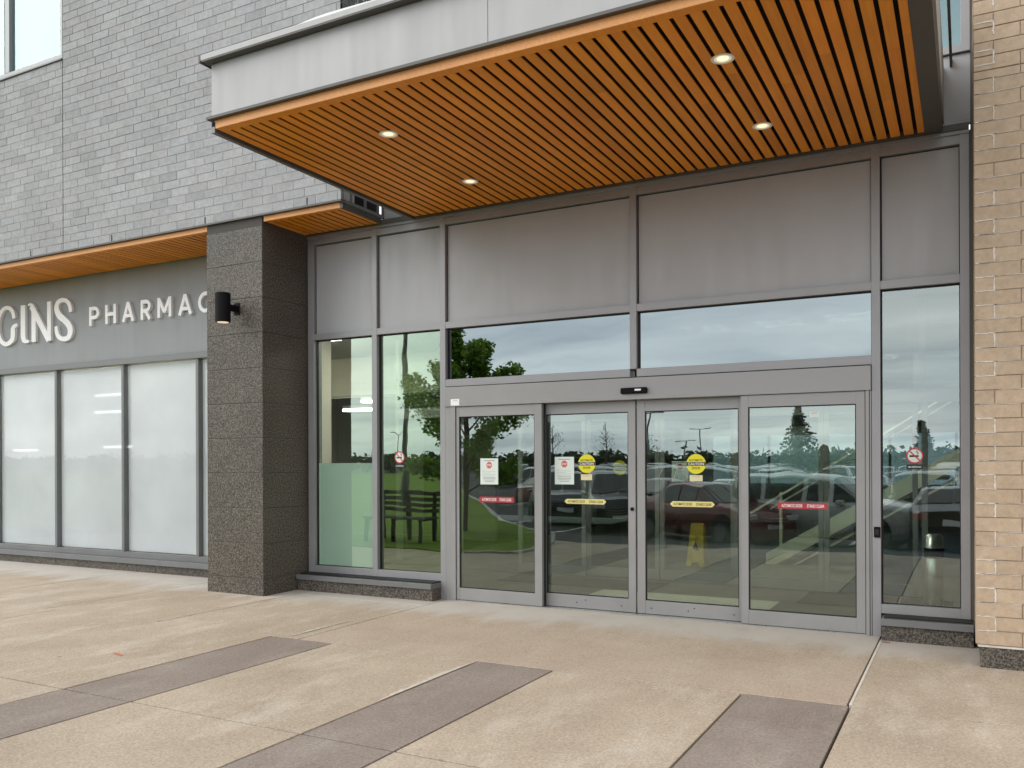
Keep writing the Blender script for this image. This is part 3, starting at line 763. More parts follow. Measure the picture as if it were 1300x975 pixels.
def disc(mb, cx, cz, r, y0, y1, n=36, mi=0): return mb.prism_y([(cx + r * math.cos(2 * math.pi * k / n), cz + r * math.sin(2 * math.pi * k / n)) for k in range(n)], y0, y1, mi)
GYF, GYS = FY + .0195, SY + .0195      # outer faces of the fixed and the sliding glass
def notice(x0, x1, z0, z1, y, label, tilt=0):
    o = thing('paper_notice', label, 'notice', ((x0 + x1) / 2, y, z0))
    cx = (x0 + x1) / 2; w = x1 - x0; h = z1 - z0
    sh = MB().box(x0, x1, y - .0012, y - .0002, z0, z1)
    rr = w * .17; zc = z1 - h * .26
    q = MB().prism_y([(cx + rr * math.cos(R(22.5 + 45 * k)), zc + rr * math.sin(R(22.5 + 45 * k))) for k in range(8)], y - .0022, y - .0014); q.build('stop_symbol', M['stop_red'], o)
    text('STOP', o, M['white'], cx, zc, y - .0028, rr * 1.5, rr * .6)
    sh.box(cx - w * .3, cx + w * .3, y - .0020, y - .0011, z1 - h * .105, z1 - h * .075, 1)
    for k, (a, b_) in enumerate(((.1, .25), (.1, .85), (.1, .6), (.1, .9), (.1, .8), (.16, .84), (.14, .86), (.2, .8), (.25, .75))):
        zz = z1 - h * (.46 + .055 * k); sh.box(x0 + w * a, x0 + w * b_, y - .0020, y - .0011, zz, zz + h * (.008 if k < 5 else .02), 1)
    sh.build('sheet', [M['paper'], M['grey_ink']], o)
    return o
notice(.478, .702, 1.305, 1.592, GYF, 'white stop notice on the fixed leaf in front of the reflected tree')
notice(1.342, 1.566, 1.311, 1.604, GYS, 'white stop notice taped beside the yellow disc on the sliding leaf')
def caution(cx, cz, r, y, label, low=True):
    o = thing('caution_sticker', label, 'sticker', (cx, y, cz))
    q = MB(); disc(q, cx, cz, r, y - .0012, y - .0002); q.build('disc', M['yellow'], o)
    c = r * .19; xx = math.sqrt(r * r - c * c) * .995
    MB().box(cx - xx, cx + xx, y - .002, y - .0014, cz - c, cz + c).build('band', M['ink'], o)
    text('CAUTION', o, M['white'], cx, cz, y - .0026, r * 1.62, c * 1.35)
    text('AUTOMATIC', o, M['ink'], cx, cz + r * .38, y - .0022, r * 1.45, r * .22)
    text('DOOR', o, M['ink'], cx, cz - r * .42, y - .0022, r * .85, r * .24)
    text('STAND CLEAR', o, M['grey_ink'], cx, cz + r * .73, y - .0022, r * .75, r * .12) if False else None
    return o
caution(1.712, 1.53, .098, GYS, 'round yellow automatic caution door sticker beside the white stop notice')
caution(2.878, 1.525, .098, GYS, 'round yellow automatic caution door sticker over a small cream tag, clear of any white notice')
def small_label(x0, x1, z0, z1, y, label, mat='paper', lines=1):
    o = thing('small_label', label, 'label', ((x0 + x1) / 2, y, z0))
    q = MB().box(x0, x1, y - .0012, y - .0002, z0, z1)
    for k in range(lines):
        zz = z1 - (z1 - z0) * (.3 + .28 * k); q.box(x0 + (x1 - x0) * .2, x1 - (x1 - x0) * .2, y - .002, y - .0011, zz, zz + (z1 - z0) * .07, 1)
    q.build('tag', [M[mat], M['grey_ink']], o); return o
M['cream'] = m_simple('cream tag', (.78, .70, .42), .6, 0, .05, 5.)
small_label(1.645, 1.772, 1.358, 1.418, GYS, 'cream tag under the yellow disc that sits beside a white notice', 'cream')
small_label(2.813, 2.943, 1.354, 1.414, GYS, 'cream tag under the yellow disc that has no notice beside it', 'cream')
small_label(3.965, 4.047, 1.949, 2.002, GYF, 'tiny pale label high on the fixed leaf next to the push button', 'paper')
small_label(.122, .236, 2.186, 2.258, -.056, 'small white label at the header end beside the lawn window', 'white')
def strip(x0, x1, z0, z1, y, mat, ink, label, arrow=False):
    o = thing('warning_strip', label, 'sticker', ((x0 + x1) / 2, y, z0)); h = (z1 - z0) / 2; zc = (z0 + z1) / 2
    poly = [(x0, zc), (x0 + h, z0), (x1 - h, z0), (x1, zc), (x1 - h, z1), (x0 + h, z1)] if arrow else [(x0, z0), (x1, z0), (x1, z1), (x0, z1)]
    MB().prism_y(poly, y - .0012, y - .0002).build('vinyl', M[mat], o)
    w = x1 - x0
    text('AUTOMATIC DOOR', o, M[ink], x0 + w * .29, zc, y - .0022, w * .42, h * 1.0); text('STAND CLEAR', o, M[ink], x0 + w * .76, zc, y - .0022, w * .34, h * 1.0)
    return o
strip(.463, .896, 1.108, 1.170, GYF, 'red', 'white', 'red automatic door stand clear strip below the notice at the lawn end')
strip(1.455, 1.929, 1.106, 1.158, GYS, 'pale_yellow', 'ink', 'yellow automatic door stand clear strip under the leaf with the white notice', True)
strip(2.612, 3.063, 1.10, 1.154, GYS, 'pale_yellow', 'ink', 'yellow automatic door stand clear strip in front of the reflected dark red car', True)
strip(3.677, 4.122, 1.108, 1.166, GYF, 'red', 'white', 'red automatic door stand clear strip on the leaf next to the push button')
M['decal_red'] = m_simple('prohibition red', (.55, .04, .06), .5, 0, .05, 5.)
def nosmoke(cx, cz, r, y, label):
    o = thing('no_smoking_decal', label, 'sticker', (cx, y, cz))
    q = MB(); disc(q, cx, cz, r, y - .0012, y - .0002); q.build('disc', M['paper'], o)
    q = MB(); n = 36; pts = [(cx + r * .92 * math.cos(2 * math.pi * k / n), cz + r * .92 * math.sin(2 * math.pi * k / n)) for k in range(n + 1)]
    stroke(q, pts, r * .17, y - .0024, y - .0014); stroke(q, [(cx - r * .62, cz + r * .62), (cx + r * .62, cz - r * .62)], r * .16, y - .0028, y - .0014); q.build('ring', M['decal_red'], o)
    q = MB(); q.box(cx - r * .62, cx + r * .45, y - .0019, y - .0014, cz - r * .16, cz + r * .08); stroke(q, [(cx + r * .35, cz + r * .18), (cx + r * .4, cz + r * .4), (cx + r * .2, cz + r * .5), (cx + r * .3, cz + r * .68)], r * .09, y - .0019, y - .0014)
    q.build('cigarette', M['ink'], o)
    MB().box(cx - r * .95, cx + r * .95, y - .0012, y - .0002, cz - r * 1.75, cz - r * 1.12).build('caption_plate', M['ink'], o)
    text('NO SMOKING', o, M['white'], cx, cz - r * 1.43, y - .002, r * 1.5, r * .2)
nosmoke(-.642, 1.61, .07, .0355, 'round no smoking decal on the tall green window beside the lawn reflection')
nosmoke(4.835, 1.592, .068, .0355, 'round no smoking decal on the tall window beside the tan pier')

# ------------------------------------------------------------------ tan brick pier
pr_ = thing('brick_pier', 'tan brick pier with white mortar smears on a dark granite foot', 'wall', (5.9, -.5, 0))
BX, BY = 5.293, -.93
def tancol():
    v = random.gauss(1, .03); return (.51 * v, .39 * v, .275 * v)
b = MB()
PZ = .1055
bricks(b, BX, 8.2, .178, 4.452, .305, PZ, .007, (0, .565), tancol, (), lambda x, d, z: (x, BY + d, z))
bricks(b, BX, 8.2, 4.462, 8.6, .305, PZ, .007, (0, .565), tancol, (), lambda x, d, z: (x, BY + d, z))
bricks(b, BY + .035, .1, .178, 8.6, .305, PZ, .007, (.565, 0), tancol, (), lambda x, d, z: (BX + d, x, z))
b.build('brickwork', M['tan_brick'], pr_, bevel=.0015)
MB().box(BX + .006, 8.2, BY + .006, .1, .17, 8.6).build('mortar_bed', M['tan_mortar'], pr_)
MB().box(BX + .03, 8.2, BY + .012, .1, -.02, .155).build('granite_foot', M['granite'], pr_, bevel=.003)
MB().box(BX + .012, 8.2, BY + .002, .1, .156, .170).build('foot_flashing', M['pale_mortar'], pr_)
sm = MB()
def smear(x0, z0, x1, z1, w):
    n = 7; pts = []; 
    for i in range(n + 1):
        t = i / n; pts.append((x0 + (x1 - x0) * t + random.gauss(0, w * .12), z0 + (z1 - z0) * t + random.gauss(0, w * .12)))
    stroke(sm, pts, [w * random.uniform(.45, 1.15) for _ in pts], BY - .0045, BY + .004)
k = 0
z = .178
while z < 8.4:
    if k % 2 == 1:
        x = BX + .305 - .565 * .305 - .0035
        if random.random() < .93:
            smear(x, z, x, z + PZ, .011)
            if random.random() < .85: smear(BX + .004, z + PZ - .003, x + .004, z + PZ - .003, .009)
            if random.random() < .55: smear(BX + .004, z - .003, x + .008, z - .003, .008)
        if random.random() < .5: smear(x + .02, z + PZ - .003, x + .30, z + PZ - .003, .004)
    elif random.random() < .5: smear(BX + .03, z + PZ - .0035, BX + .30, z + PZ - .0035, .0045)
    z += PZ; k += 1
sm.build('mortar_smears', M['white_mortar'], pr_); bpy.data.objects['mortar_smears']['kind'] = 'stuff'
MB().box(5.2632, BX + .01, -.024, .1, 0, 4.344).box(5.2725, BX + .01, -.024, .1, 4.3445, 8.6).build('edge_seal', M['trim'], pr_)

# ------------------------------------------------------------------ inside, seen through the glass
fl_ = struct(MB().box(-2.6, 7, .14, 14, -.05, .004).build('floor', M['int_floor']))
fl2 = MB()
for (a, b_, c_, d) in ((1.35, 3.42, .35, 1.45),): fl2.box(a, b_, c_, d, .005, .008)
struct(fl2.build('floor_inlay', M['int_pale']))
tag(MB().box(3.6, 5.1, 1.45, 2.3, .005, .012).build('entrance_mat', M['int_mat']), 'dark entrance mat before the inner screen by the steel post', 'mat')
tag(MB().box(-.2, 1.9, 1.55, 2.3, .005, .012).build('entrance_mat', M['int_mat']), 'wide dark entrance mat behind the leaf with the keyhole', 'mat')
cl = MB().box(-7, 7, .14, 14, 3.42, 3.5).build('ceiling', M['int_ceil']); struct(cl)
wl = MB(); wl.box(-7, 7, 13.9, 14, 0, .9); wl.box(-7, 7, 13.9, 14, 2.2, 3.42); wl.box(-7, -.6, 13.9, 14, .9, 2.2); wl.box(6.4, 7, 13.9, 14, .9, 2.2); wl.box(6.9, 7, .15, 13.9, 0, 3.42); wl.box(-7, -6.9, 1.5, 13.9, 0, 3.42)
struct(wl.build('interior_wall', M['int_back']))
fw_ = thing('lobby_window', 'wide tinted window across the far side of the lobby', 'window', (3, 13.95, .9))
MB().glass(-.6, 6.4, 13.94, 13.95, .9, 2.2).build('glass_pane', [M['glass_far'], M['glass_back']], fw_)
q = MB()
for x in (.8, 2.2, 3.6, 5.0): q.box(x, x + .06, 13.88, 13.93, .9, 2.2)
q.build('frame', M['alu_door'], fw_)
bk = MB(); bk.box(-6.8, -2.2, 3.9, 4.3, 2.74, 3.41)
struct(bk.build('bulkhead', M['int_wall']))
dk = MB(); dk.box(-6.8, -2.9, 6.4, 6.5, .01, 3.41); dk.box(-4.3, -3.9, 5.4, 6.39, .01, 2.4)
struct(dk.build('dark_interior_wall', M['int_dark']))
for (x, y, L_, lab) in ((-5.0, 4.9, .26, 'white strip light hanging behind the pane above the green film'), (-5.15, 4.55, .62, 'longer white strip light hanging lower behind the pane above the green film')):
    o = thing('strip_lamp', lab, 'ceiling light', (x, y, 2.6)); zz = 2.70 if L_ < .5 else 2.52; MB().box(x, x + L_, y, y + .16, zz, zz + .04).build('diffuser', M['lamp_panel'], o); MB().box(x, x + L_, y, y + .16, zz + .041, zz + .1).build('housing', M['white'], o)
for i, (x, y) in enumerate(((.9, 1.3), (3.3, 1.3), (-1.5, 1.1), (-1.5, 1.7), (-3.4, 1.75), (-4.4, 1.75), (2.0, 3.7), (3.0, 3.7), (3.9, 3.6))):  # added lamps, mostly out of view, brighten the lobby and stair
    o = thing('lobby_fill_lamp', 'added square fill light under the lobby ceiling', 'ceiling light', (x, y, 3.4), 'added fill lights in the lobby ceiling')
    MB().box(x - .28, x + .28, y - .28, y + .28, 3.405, 3.419).build('lens', M['lobby_fill'], o)
# inner pair of doors and side screens
def inner(x0, x1, y, label):
    o = thing('inner_door', label, 'glass door', ((x0 + x1) / 2, y, 0), 'inner glass doors of the lobby')
    f = MB().frame(x0, x1, .012, 2.2, .055, y, y + .045, .13, .1); f.build('leaf_frame', M['alu_door'], o)
    MB().glass(x0 + .05, x1 - .05, y + .02, y + .026, .14, 2.1).build('glass_pane', [M['glass_inner'], M['glass_back']], o)
for (a, b_, y, lab) in ((-.32, .70, 2.42, 'inner glass door nearest the tall green window'), (.69, 1.71, 2.48, 'inner glass door behind the keyhole leaf'), (1.72, 2.69, 2.48, 'inner glass door in front of the yellow floor sign'), (2.68, 3.74, 2.42, 'inner glass door in front of the stair foot'), (3.75, 4.75, 2.42, 'inner glass screen nearest the steel post')): inner(a, b_, y, lab)
ih = thing('inner_screen', 'grey framed glass screen over and beside the inner doors', 'glazed wall', (2, 2.45, 0))
q = MB(); q.box(-2.4, 6.9, 2.40, 2.52, 2.21, 2.36)
for x in (-2.4, -1.35, 4.79, 5.9): q.box(x, x + .06, 2.41, 2.51, 0, 2.209)
for x in (-2.4, -.34, 2.2, 4.77, 6.84): q.box(x, x + .06, 2.41, 2.51, 2.361, 3.41)
q.build('frame', M['alu_door'], ih)
MB().glass(-2.35, 6.85, 2.45, 2.456, 2.37, 3.41).build('glass_pane', [M['glass_inner'], M['glass_back']], ih)
caution(2.07, 1.487, .094, 2.42 + .0195, 'faded yellow caution disc deeper inside, on the inner door behind the keyhole leaf') if False else caution(1.165, 1.47, .098, 2.4995, 'dim yellow caution disc on the inner door, seen deep behind the keyhole leaf')
notice(1.875, 2.095, 1.29, 1.555, 2.4995, 'dim grey notice on the inner door, seen behind the leaf with no notice in front')
# stair to the upper floor
stt = thing('staircase', 'staircase with pale stringers and thin handrails rising behind the inner doors', 'stairs', (3, 5, 0))
def slope_bar(mb, x0, z0, x1, z1, h, y0, y1):
    vs = []
    for y in (y0, y1): vs += [(x0, y, z0), (x1, y, z1), (x1, y, z1 + h), (x0, y, z0 + h)]
    mb.add(vs, [(0, 1, 2, 3), (7, 6, 5, 4), (0, 4, 5, 1), (3, 2, 6, 7), (0, 3, 7, 4), (1, 5, 6, 2)])
S0, S1 = 2.2, 6.6
zl = lambda x: (x - 2.62) * .60
for y in (5.0, 6.6):
    q = MB(); slope_bar(q, S0 + .35, zl(S0 + .35) - .05, S1, zl(S1) - .05, .25, y, y + .05); q.build('stringer', M['stair_white'], stt)
    q = MB(); slope_bar(q, S0 + .1, zl(S0) + .98, S1, zl(S1) + 1.04, .035, y, y + .04); q.build('handrail', M['stair_white'], stt)
    q = MB(); slope_bar(q, S0 + .5, zl(S0 + .5) - .22, S1, zl(S1) - .22, .03, y, y + .03); q.build('kick_rail', M['stair_white'], stt)
for i in range(9):
    x = 2.75 + .28 * i
    MB().box(x, x + .30, 5.06, 6.59, zl(x) + .03, zl(x) + .07).build('tread', M['int_floor'], stt)
for x in (2.75, 3.95, 5.15): MB().box(x, x + .04, 5.005, 5.045, max(0, zl(x)), zl(x) + 1.0).build('post', M['stair_white'], stt)
pp = thing('steel_post', 'brushed steel post standing inside the window by the tan pier', 'post', (4.94, 1.5, 0))
q = MB(); q.tube([(4.94, 1.5, 0), (4.94, 1.5, .78)], .085, 28); q.build('column', M['steel'], pp, smooth=True)
MB().tube([(4.94, 1.5, .56), (4.94, 1.5, .66)], .092, 28).build('collar', M['black'], pp)
MB().tube([(4.94, 1.5, .78), (4.94, 1.5, .80)], [.085, .06], 28).build('cap', M['steel'], pp)
ws = thing('wet_floor_sign', 'yellow folding wet floor sign standing in the lobby', 'floor sign', (1.72, 4.2, 0))
for s in (-1, 1):
    q = MB(); y0 = 4.2 + s * .16
    vs = []
    for dy in (0, .02): vs += [(1.60, y0 + dy, .02), (1.66, y0 + dy, .02), (1.70, y0 + dy, .08), (1.76, y0 + dy, .08), (1.80, y0 + dy, .02), (1.86, y0 + dy, .02), (1.82, 4.2 + s * .02 + dy, .64), (1.64, 4.2 + s * .02 + dy, .64)]
    q.add(vs, [tuple(range(8)), tuple(range(15, 7, -1))] + [(i, 8 + i, 8 + (i + 1) % 8, (i + 1) % 8) for i in range(8)])
    q.build('panel', M['sign_yellow'], ws)
q = MB(); q.prism_y([(1.68, .25), (1.78, .25), (1.73, .40)], 4.086, 4.088); q.build('symbol', M['ink'], ws)

# ------------------------------------------------------------------ car park behind the camera, seen in the reflections
kb = MB(); kb.box(-1.1, 40, -7.1, -6.95, -.168, -.008); 
struct(kb.build('kerb', M['kerb'], bevel=.01))
lawn_pts = [(-60, -4.3), (-2.35, -4.3), (-1.7, -4.7), (-1.6, -5.4), (-1.9, -6.4), (-2.8, -8.4), (-5.0, -11.6), (-8.0, -15.9), (-12, -22), (-20, -34), (-37, -59), (-80, -118), (-400, -118), (-400, -4.3)]
lm = MB(); n = len(lawn_pts)
lz = lambda y: gnd(y) + .19
lm.add([(x, y, lz(y)) for x, y in lawn_pts] + [(x, y, gnd(y) - .05) for x, y in lawn_pts], [tuple(range(n))[::-1]] + [(i, (i + 1) % n, n + (i + 1) % n, n + i) for i in range(n)])
struct(lm.build('lawn', M['grass']))
ke = MB(); pts = lawn_pts[1:11]
stv = [Vector((x, y)) for x, y in pts]
for i in range(len(stv) - 1):
    d = (stv[i + 1] - stv[i]).normalized(); nn = Vector((-d.y, d.x)) * .14
    a, b_ = stv[i], stv[i + 1]
    za, zb2 = gnd(a.y), gnd(b_.y)
    ke.add([(a.x, a.y, za - .02), (b_.x, b_.y, zb2 - .02), (b_.x + nn.x, b_.y + nn.y, zb2 - .02), (a.x + nn.x, a.y + nn.y, za - .02), (a.x, a.y, za + .205), (b_.x, b_.y, zb2 + .205), (b_.x + nn.x, b_.y + nn.y, zb2 + .205), (a.x + nn.x, a.y + nn.y, za + .205)], [(4, 5, 6, 7), (0, 1, 5, 4), (2, 3, 7, 6), (1, 2, 6, 5), (0, 4, 7, 3)])
struct(ke.build('lawn_kerb', M['kerb']))
ln = MB()
for yr in (-15.5, -31.5, -47.5, -63.5):
    for i in range(-12, 8): ln.quad((i * 2.75 - .06, yr - 5, -.496), (i * 2.75 + .06, yr - 5, -.496), (i * 2.75 + .06, yr + 5, -.496), (i * 2.75 - .06, yr + 5, -.496))
struct(ln.build('parking_lines', M['line']))

def carpaint(name, c, metal=.4):
    m = m_simple(name, c, .28, metal, .03, 2.); m.node_tree.nodes['Principled BSDF'].inputs['Coat Weight'].default_value = .6; return m
PAINT = {'black': carpaint('black car paint', (.012, .013, .015)), 'red': carpaint('dark red car paint', (.12, .012, .018)), 'silver': carpaint('silver car paint', (.56, .57, .57), .3),
         'white': carpaint('white car paint', (.72, .72, .72), 0), 'grey': carpaint('grey car paint', (.12, .125, .13), .6), 'blue': carpaint('dark blue car paint', (.02, .035, .07))}
def make_car(kind, paint, label, group=None, detail=True):
    """a car along +X (nose at +X), wheels on z=0"""
    root = thing('parked_car', label, 'car', (0, 0, 0), group)
    if kind == 'suv':
        L2, w, zb_, prof = 2.3, .92, .26, [(-2.3, .62, .62), (-2.26, 1.0, 1.02), (-2.2, 1.05, 1.25), (-1.95, 1.06, 1.66), (-1.2, 1.04, 1.72), (-.2, 1.03, 1.73), (.45, 1.03, 1.66), (1.15, 1.05, 1.10), (1.6, 1.02, 1.05), (2.1, .93, .96), (2.27, .72, .74)]
    else:
        L2, w, zb_, prof = 2.3, .89, .22, [(-2.32, .62, .62), (-2.28, .92, .94), (-1.75, .98, 1.02), (-1.55, .97, 1.06), (-.85, .95, 1.40), (-.2, .94, 1.45), (.4, .94, 1.40), (1.2, .95, 1.0), (1.65, .88, .92), (2.15, .76, .79), (2.3, .6, .62)]
    rings = []
    for (x, zbelt, zr) in prof:
        e = 1 - max(0, (abs(x) - 1.7) / .62) ** 2 * .22
        W_ = w * e; cab = zr - zbelt > .12
        wr = W_ * (.78 if cab else .86)
        half = [(W_ * .86, zb_), (W_ * .985, zb_ + .14), (W_, (zb_ + zbelt) * .55), (W_ * .985, zbelt - .06), (W_ * .94, zbelt), (wr, zr - (.05 if cab else .0)), (wr * .8, zr + .0), (0, zr + .025)]
        rings.append([(x, -y, z) for y, z in half] + [(x, y, z) for y, z in half[-2::-1]])
    nr = len(rings[0]); body, glassm = MB(), MB()
    for i in range(len(rings) - 1):
        for k in range(nr - 1):
            q4 = (rings[i][k], rings[i + 1][k], rings[i + 1][k + 1], rings[i][k + 1])
            dz = max(prof[i][2] - prof[i][1], prof[i + 1][2] - prof[i + 1][1])
            side = k in (4, nr - 6)
            front = k in (5, 6, nr - 7, nr - 8) and dz > .12 and abs(prof[i + 1][2] - prof[i][2]) > .2
            isg = (side and dz > .12) or front
            body.add(q4, [(0, 1, 2, 3)])
            if isg:
                c_ = sum((Vector(p) for p in q4), Vector()) / 4
                nrm = (Vector(q4[1]) - Vector(q4[0])).cross(Vector(q4[3]) - Vector(q4[0])).normalized()
                if nrm.z < 0: nrm = -nrm
                glassm.add([c_ + (Vector(p) - c_) * (.86 if side else .93) + nrm * .012 for p in q4], [(0, 1, 2, 3)])
    body.add(rings[0], [tuple(range(nr))]); body.add(rings[-1], [tuple(range(nr))[::-1]])
    bo = body.build('body', PAINT[paint], root, smooth=True)
    bm_ = bo.modifiers.new('weld', 'WELD'); bm_.merge_threshold = .001
    bv = bo.modifiers.new('edge', 'BEVEL'); bv.width = .05; bv.segments = 3; bv.limit_method = 'ANGLE'; bv.angle_limit = R(14)
    MB().box(prof[0][0] + .08, prof[-1][0] - .08, -w * .8, w * .8, zb_ - .04, zb_ + .05).build('underbody', M['black'], root)
    glassm.build('windows', M['car_glass'], root)
    if detail:
        rad = .36 if kind == 'suv' else .33
        for x in (-1.38, 1.4):
            for s in (-1, 1):
                y = s * (w - .09)
                wh = MB().tube([(x, y - .11, rad), (x, y - .10, rad), (x, y + .10, rad), (x, y + .11, rad)], [rad * .93, rad, rad, rad * .93], 22).build('wheel', M['rubber'], root)
                MB().tube([(x, y + s * .105, rad), (x, y + s * .118, rad)], rad * .66, 18).build('rim', M['pole'], wh)
                MB().tube([(x, y - s * .02, rad + .03), (x, s * w * 1.004, rad + .03)], rad * 1.16, 22).build('wheel_arch', M['black'], root)
        zf = .72 if kind == 'suv' else .64
        for s in (-1, 1):
            q = MB().box(2.12, 2.275, s * .62 - .17, s * .62 + .17, zf, zf + .12); q.build('headlight', M['lens'], root, bevel=.02)
            q = MB().box(-2.31, -2.18, s * .66 - .14, s * .66 + .14, zf + .12, zf + .27); q.build('taillight', M['tail'], root, bevel=.02)
            q = MB().box(.62, .8, s * (w + .0) - .02, s * (w + .14) + .02 * s, 1.0 if kind == 'suv' else .94, 1.12 if kind == 'suv' else 1.05); q.build('mirror', PAINT[paint], root, bevel=.03)
        MB().box(2.2, 2.295, -.42, .42, .38, zf - .02).build('grille', M['black'], root)
        q = MB()
        for k in range(3): q.box(2.29, 2.30, -.44, .44, .56 + .07 * k, .575 + .07 * k)
        q.build('grille_trim', M['steel'], root)
        MB().box(2.296, 2.30, -.26, .26, .44, .55).build('number_plate', M['white'], root); MB().box(-2.335, -2.32, -.26, .26, .66, .77).build('number_plate', M['white'], root)
    return root
def put(o, x, y, a): o.location = (x, y, gnd(y) + .005); o.rotation_euler.z = R(a); return o
put(make_car('sedan', 'red', 'dark red sedan mirrored in the sliding door glass behind the yellow strip', 'cars in the car park'), -.55, -13.2, 34)
put(make_car('suv', 'black', 'black off-road car facing the doors, mirrored beside the white notice', 'cars in the car park'), -4.5, -16.8, 64)
put(make_car('suv', 'grey', 'grey car mirrored behind the tree in the fixed door leaf', 'cars in the car park'), -7.6, -19.5, 62)
put(make_car('suv', 'silver', 'silver estate car mirrored side on behind the red strip', 'cars in the car park'), 2.2, -13.6, 12)
put(make_car('sedan', 'black', 'black sedan seen from behind, mirrored in the window by the tan pier', 'cars in the car park'), 4.95, -14.2, -92)
protos = []
for kind, paint in (('suv', 'silver'), ('sedan', 'white'), ('sedan', 'grey'), ('suv', 'black'), ('suv', 'white'), ('sedan', 'blue'), ('sedan', 'red'), ('suv', 'grey')):
    protos.append(make_car(kind, paint, 'parked car in the distant rows mirrored in the door glass', 'cars in the distant rows', False))
used = set(); cnt = 0
for yr in (-19.5, -29, -34.5, -45, -50.5, -61, -66.5, -80):
    for i in range(-13, 5):
        if random.random() < .12 or (i * 2.75 < yr * .62 + 4.) or cnt > 130: continue
        j = random.randrange(len(protos)); 
        o = protos[j] if j not in used else copy_tree(protos[j])
        used.add(j); cnt += 1
        put(o, (i + .5) * 2.75 + random.uniform(-.15, .15), yr + random.uniform(-.3, .3), random.choice((90, -90)) + random.uniform(-2, 2))

bn = thing('park_bench', 'dark slatted park bench on the lawn, mirrored low in the tall green window', 'bench', (-4.7, -5.6, .02))
def bslat(nm, zs_, ys_):
    q = MB()
    for z, y in zip(zs_, ys_): q.box(-5.25, -3.75, y, y + .03 if nm == 'backrest' else y + .075, z, z + (.075 if nm == 'backrest' else .03))
    q.build(nm, M['bench_wood'], bn)
bslat('seat', [.47] * 5, [-5.62 + .095 * k for k in range(5)]); bslat('backrest', [.58 + .115 * k for k in range(4)], [-5.66 - .02 * k for k in range(4)])
for x in (-5.12, -4.5, -3.88):
    q = MB(); q.box(x - .03, x + .03, -5.64, -5.12, .43, .469); q.box(x - .03, x + .03, -5.2, -5.14, .0, .43); q.box(x - .03, x + .03, -5.72, -5.66, .0, .98); q.build('leg', M['black_paint'], bn)
# trees
def leaves(mb, c, rad, n, size, rng, squash=1., lo=.55, hi=1.25):
    for _ in range(n):
        while True:
            p = Vector((rng.uniform(-1, 1), rng.uniform(-1, 1), rng.uniform(-1, 1)))
            if p.length < 1: break
        p = p * (rad * (.45 + .55 * rng.random())); p.z *= squash; p += c
        u = Vector((rng.gauss(0, 1), rng.gauss(0, 1), rng.gauss(0, .6))).normalized(); v = u.cross(Vector((rng.gauss(0, 1), rng.gauss(0, 1), rng.gauss(0, 1)))).normalized()
        s = size * rng.uniform(.6, 1.3); k = rng.uniform(lo, hi)
        mb.add([p - u * s, p + v * s * .55, p + u * s, p - v * s * .55], [(0, 1, 2, 3)], 0, (k, k * rng.uniform(.92, 1.06), k * .9))
def tree(x, y, h, cr, z0, label, n, size, rng, group=None):
    o = thing('young_tree', label, 'tree', (x, y, 0), group)
    t = MB(); top = Vector((x + .1, y, h * .93)); t.tube([(x, y, -.1), (x + .03, y, h * .3), (x + .05, y, h * .6), top], [.075, .06, .042, .012], 9)
    cr_ = MB(); tips = []
    for k in range(19):
        f = .2 + .73 * k / 18; a = k * 2.4 + rng.uniform(-.4, .4)
        ln_ = cr * (1.12 - .95 * abs(f - .42) / .6) * rng.uniform(.7, 1.1)
        s = Vector((x + .05, y, h * f)); e = s + Vector((math.cos(a) * ln_, math.sin(a) * ln_, ln_ * rng.uniform(.35, .8)))
        m_ = s.lerp(e, .5) + Vector((0, 0, .08)); t.tube([s, m_, e], [.024, .015, .006], 6)
        tips += [(e, ln_), (m_, ln_), (s.lerp(e, .75), ln_)]
    for (dx, dz) in ((-.42, .62), (.38, .22), (-.85, -.25)):
        e = top + Vector((dx, 0, dz)); s = Vector((x + dx * .3, y, h * .6)); t.tube([s, s.lerp(e, .5), e], [.03, .02, .006], 6)
        tips += [(s.lerp(e, q), .15) for q in (.45, .6, .75, .88, 1.)]
    t.build('trunk', M['bark'], o)
    for (p, l) in tips: leaves(cr_, p, (.25 + .13 * l), n, size, rng, .8)
    cr_.build('crown', M['leaf'], o)
    return o
rng = random.Random(3)
tree(-5.15, -9.0, 4.3, 1.5, 1.3, 'young leafy maple on the lawn, mirrored over the fixed door leaf', 270, .058, rng)
def conifer(x, y, h, r, label):
    o = thing('spruce_tree', label, 'tree', (x, y, -.17)); t = MB().tube([(x, y, -.17), (x, y, h)], [.12, .02], 8); t.build('trunk', M['bark'], o)
    c_ = MB()
    for k in range(26):
        f = k / 25; zz = .3 + (h - .35) * f; rr = r * (1 - f) ** .85 + .06
        for a in range(9):
            an = a * .698 + k * 1.1; d = rr * rng.uniform(.55, 1.05)
            for s in range(7):
                q = (s + 1) / 7; p = Vector((x + math.cos(an) * d * q, y + math.sin(an) * d * q, zz - .25 * q * rr + rng.uniform(-.06, .06)))
                leaves(c_, p, .13, 4, .07, rng, .5)
    c_.build('crown', M['spruce'], o)
conifer(-1.6, -33, 4.2, 1.7, 'tall spruce beyond the cars, mirrored in the fixed leaf by the push button')
conifer(3.55, -32, 3.3, .9, 'small spruce beyond the black sedan, mirrored in the window by the tan pier')
tl = MB()
for i in range(700):
    x = rng.uniform(-330, 60); y = -150 + rng.uniform(-14, 10); hh = rng.uniform(1.9, 3.6) * (1.25 if rng.random() < .15 else 1)
    leaves(tl, Vector((x, y, hh * .5)), hh * .95, 60, .6, rng, .75, .5, 1.15)
w_ = tl.build('treeline', M['far_leaf']); w_['kind'] = 'stuff'; w_['label'] = 'dark far tree belt along the horizon in the reflections'
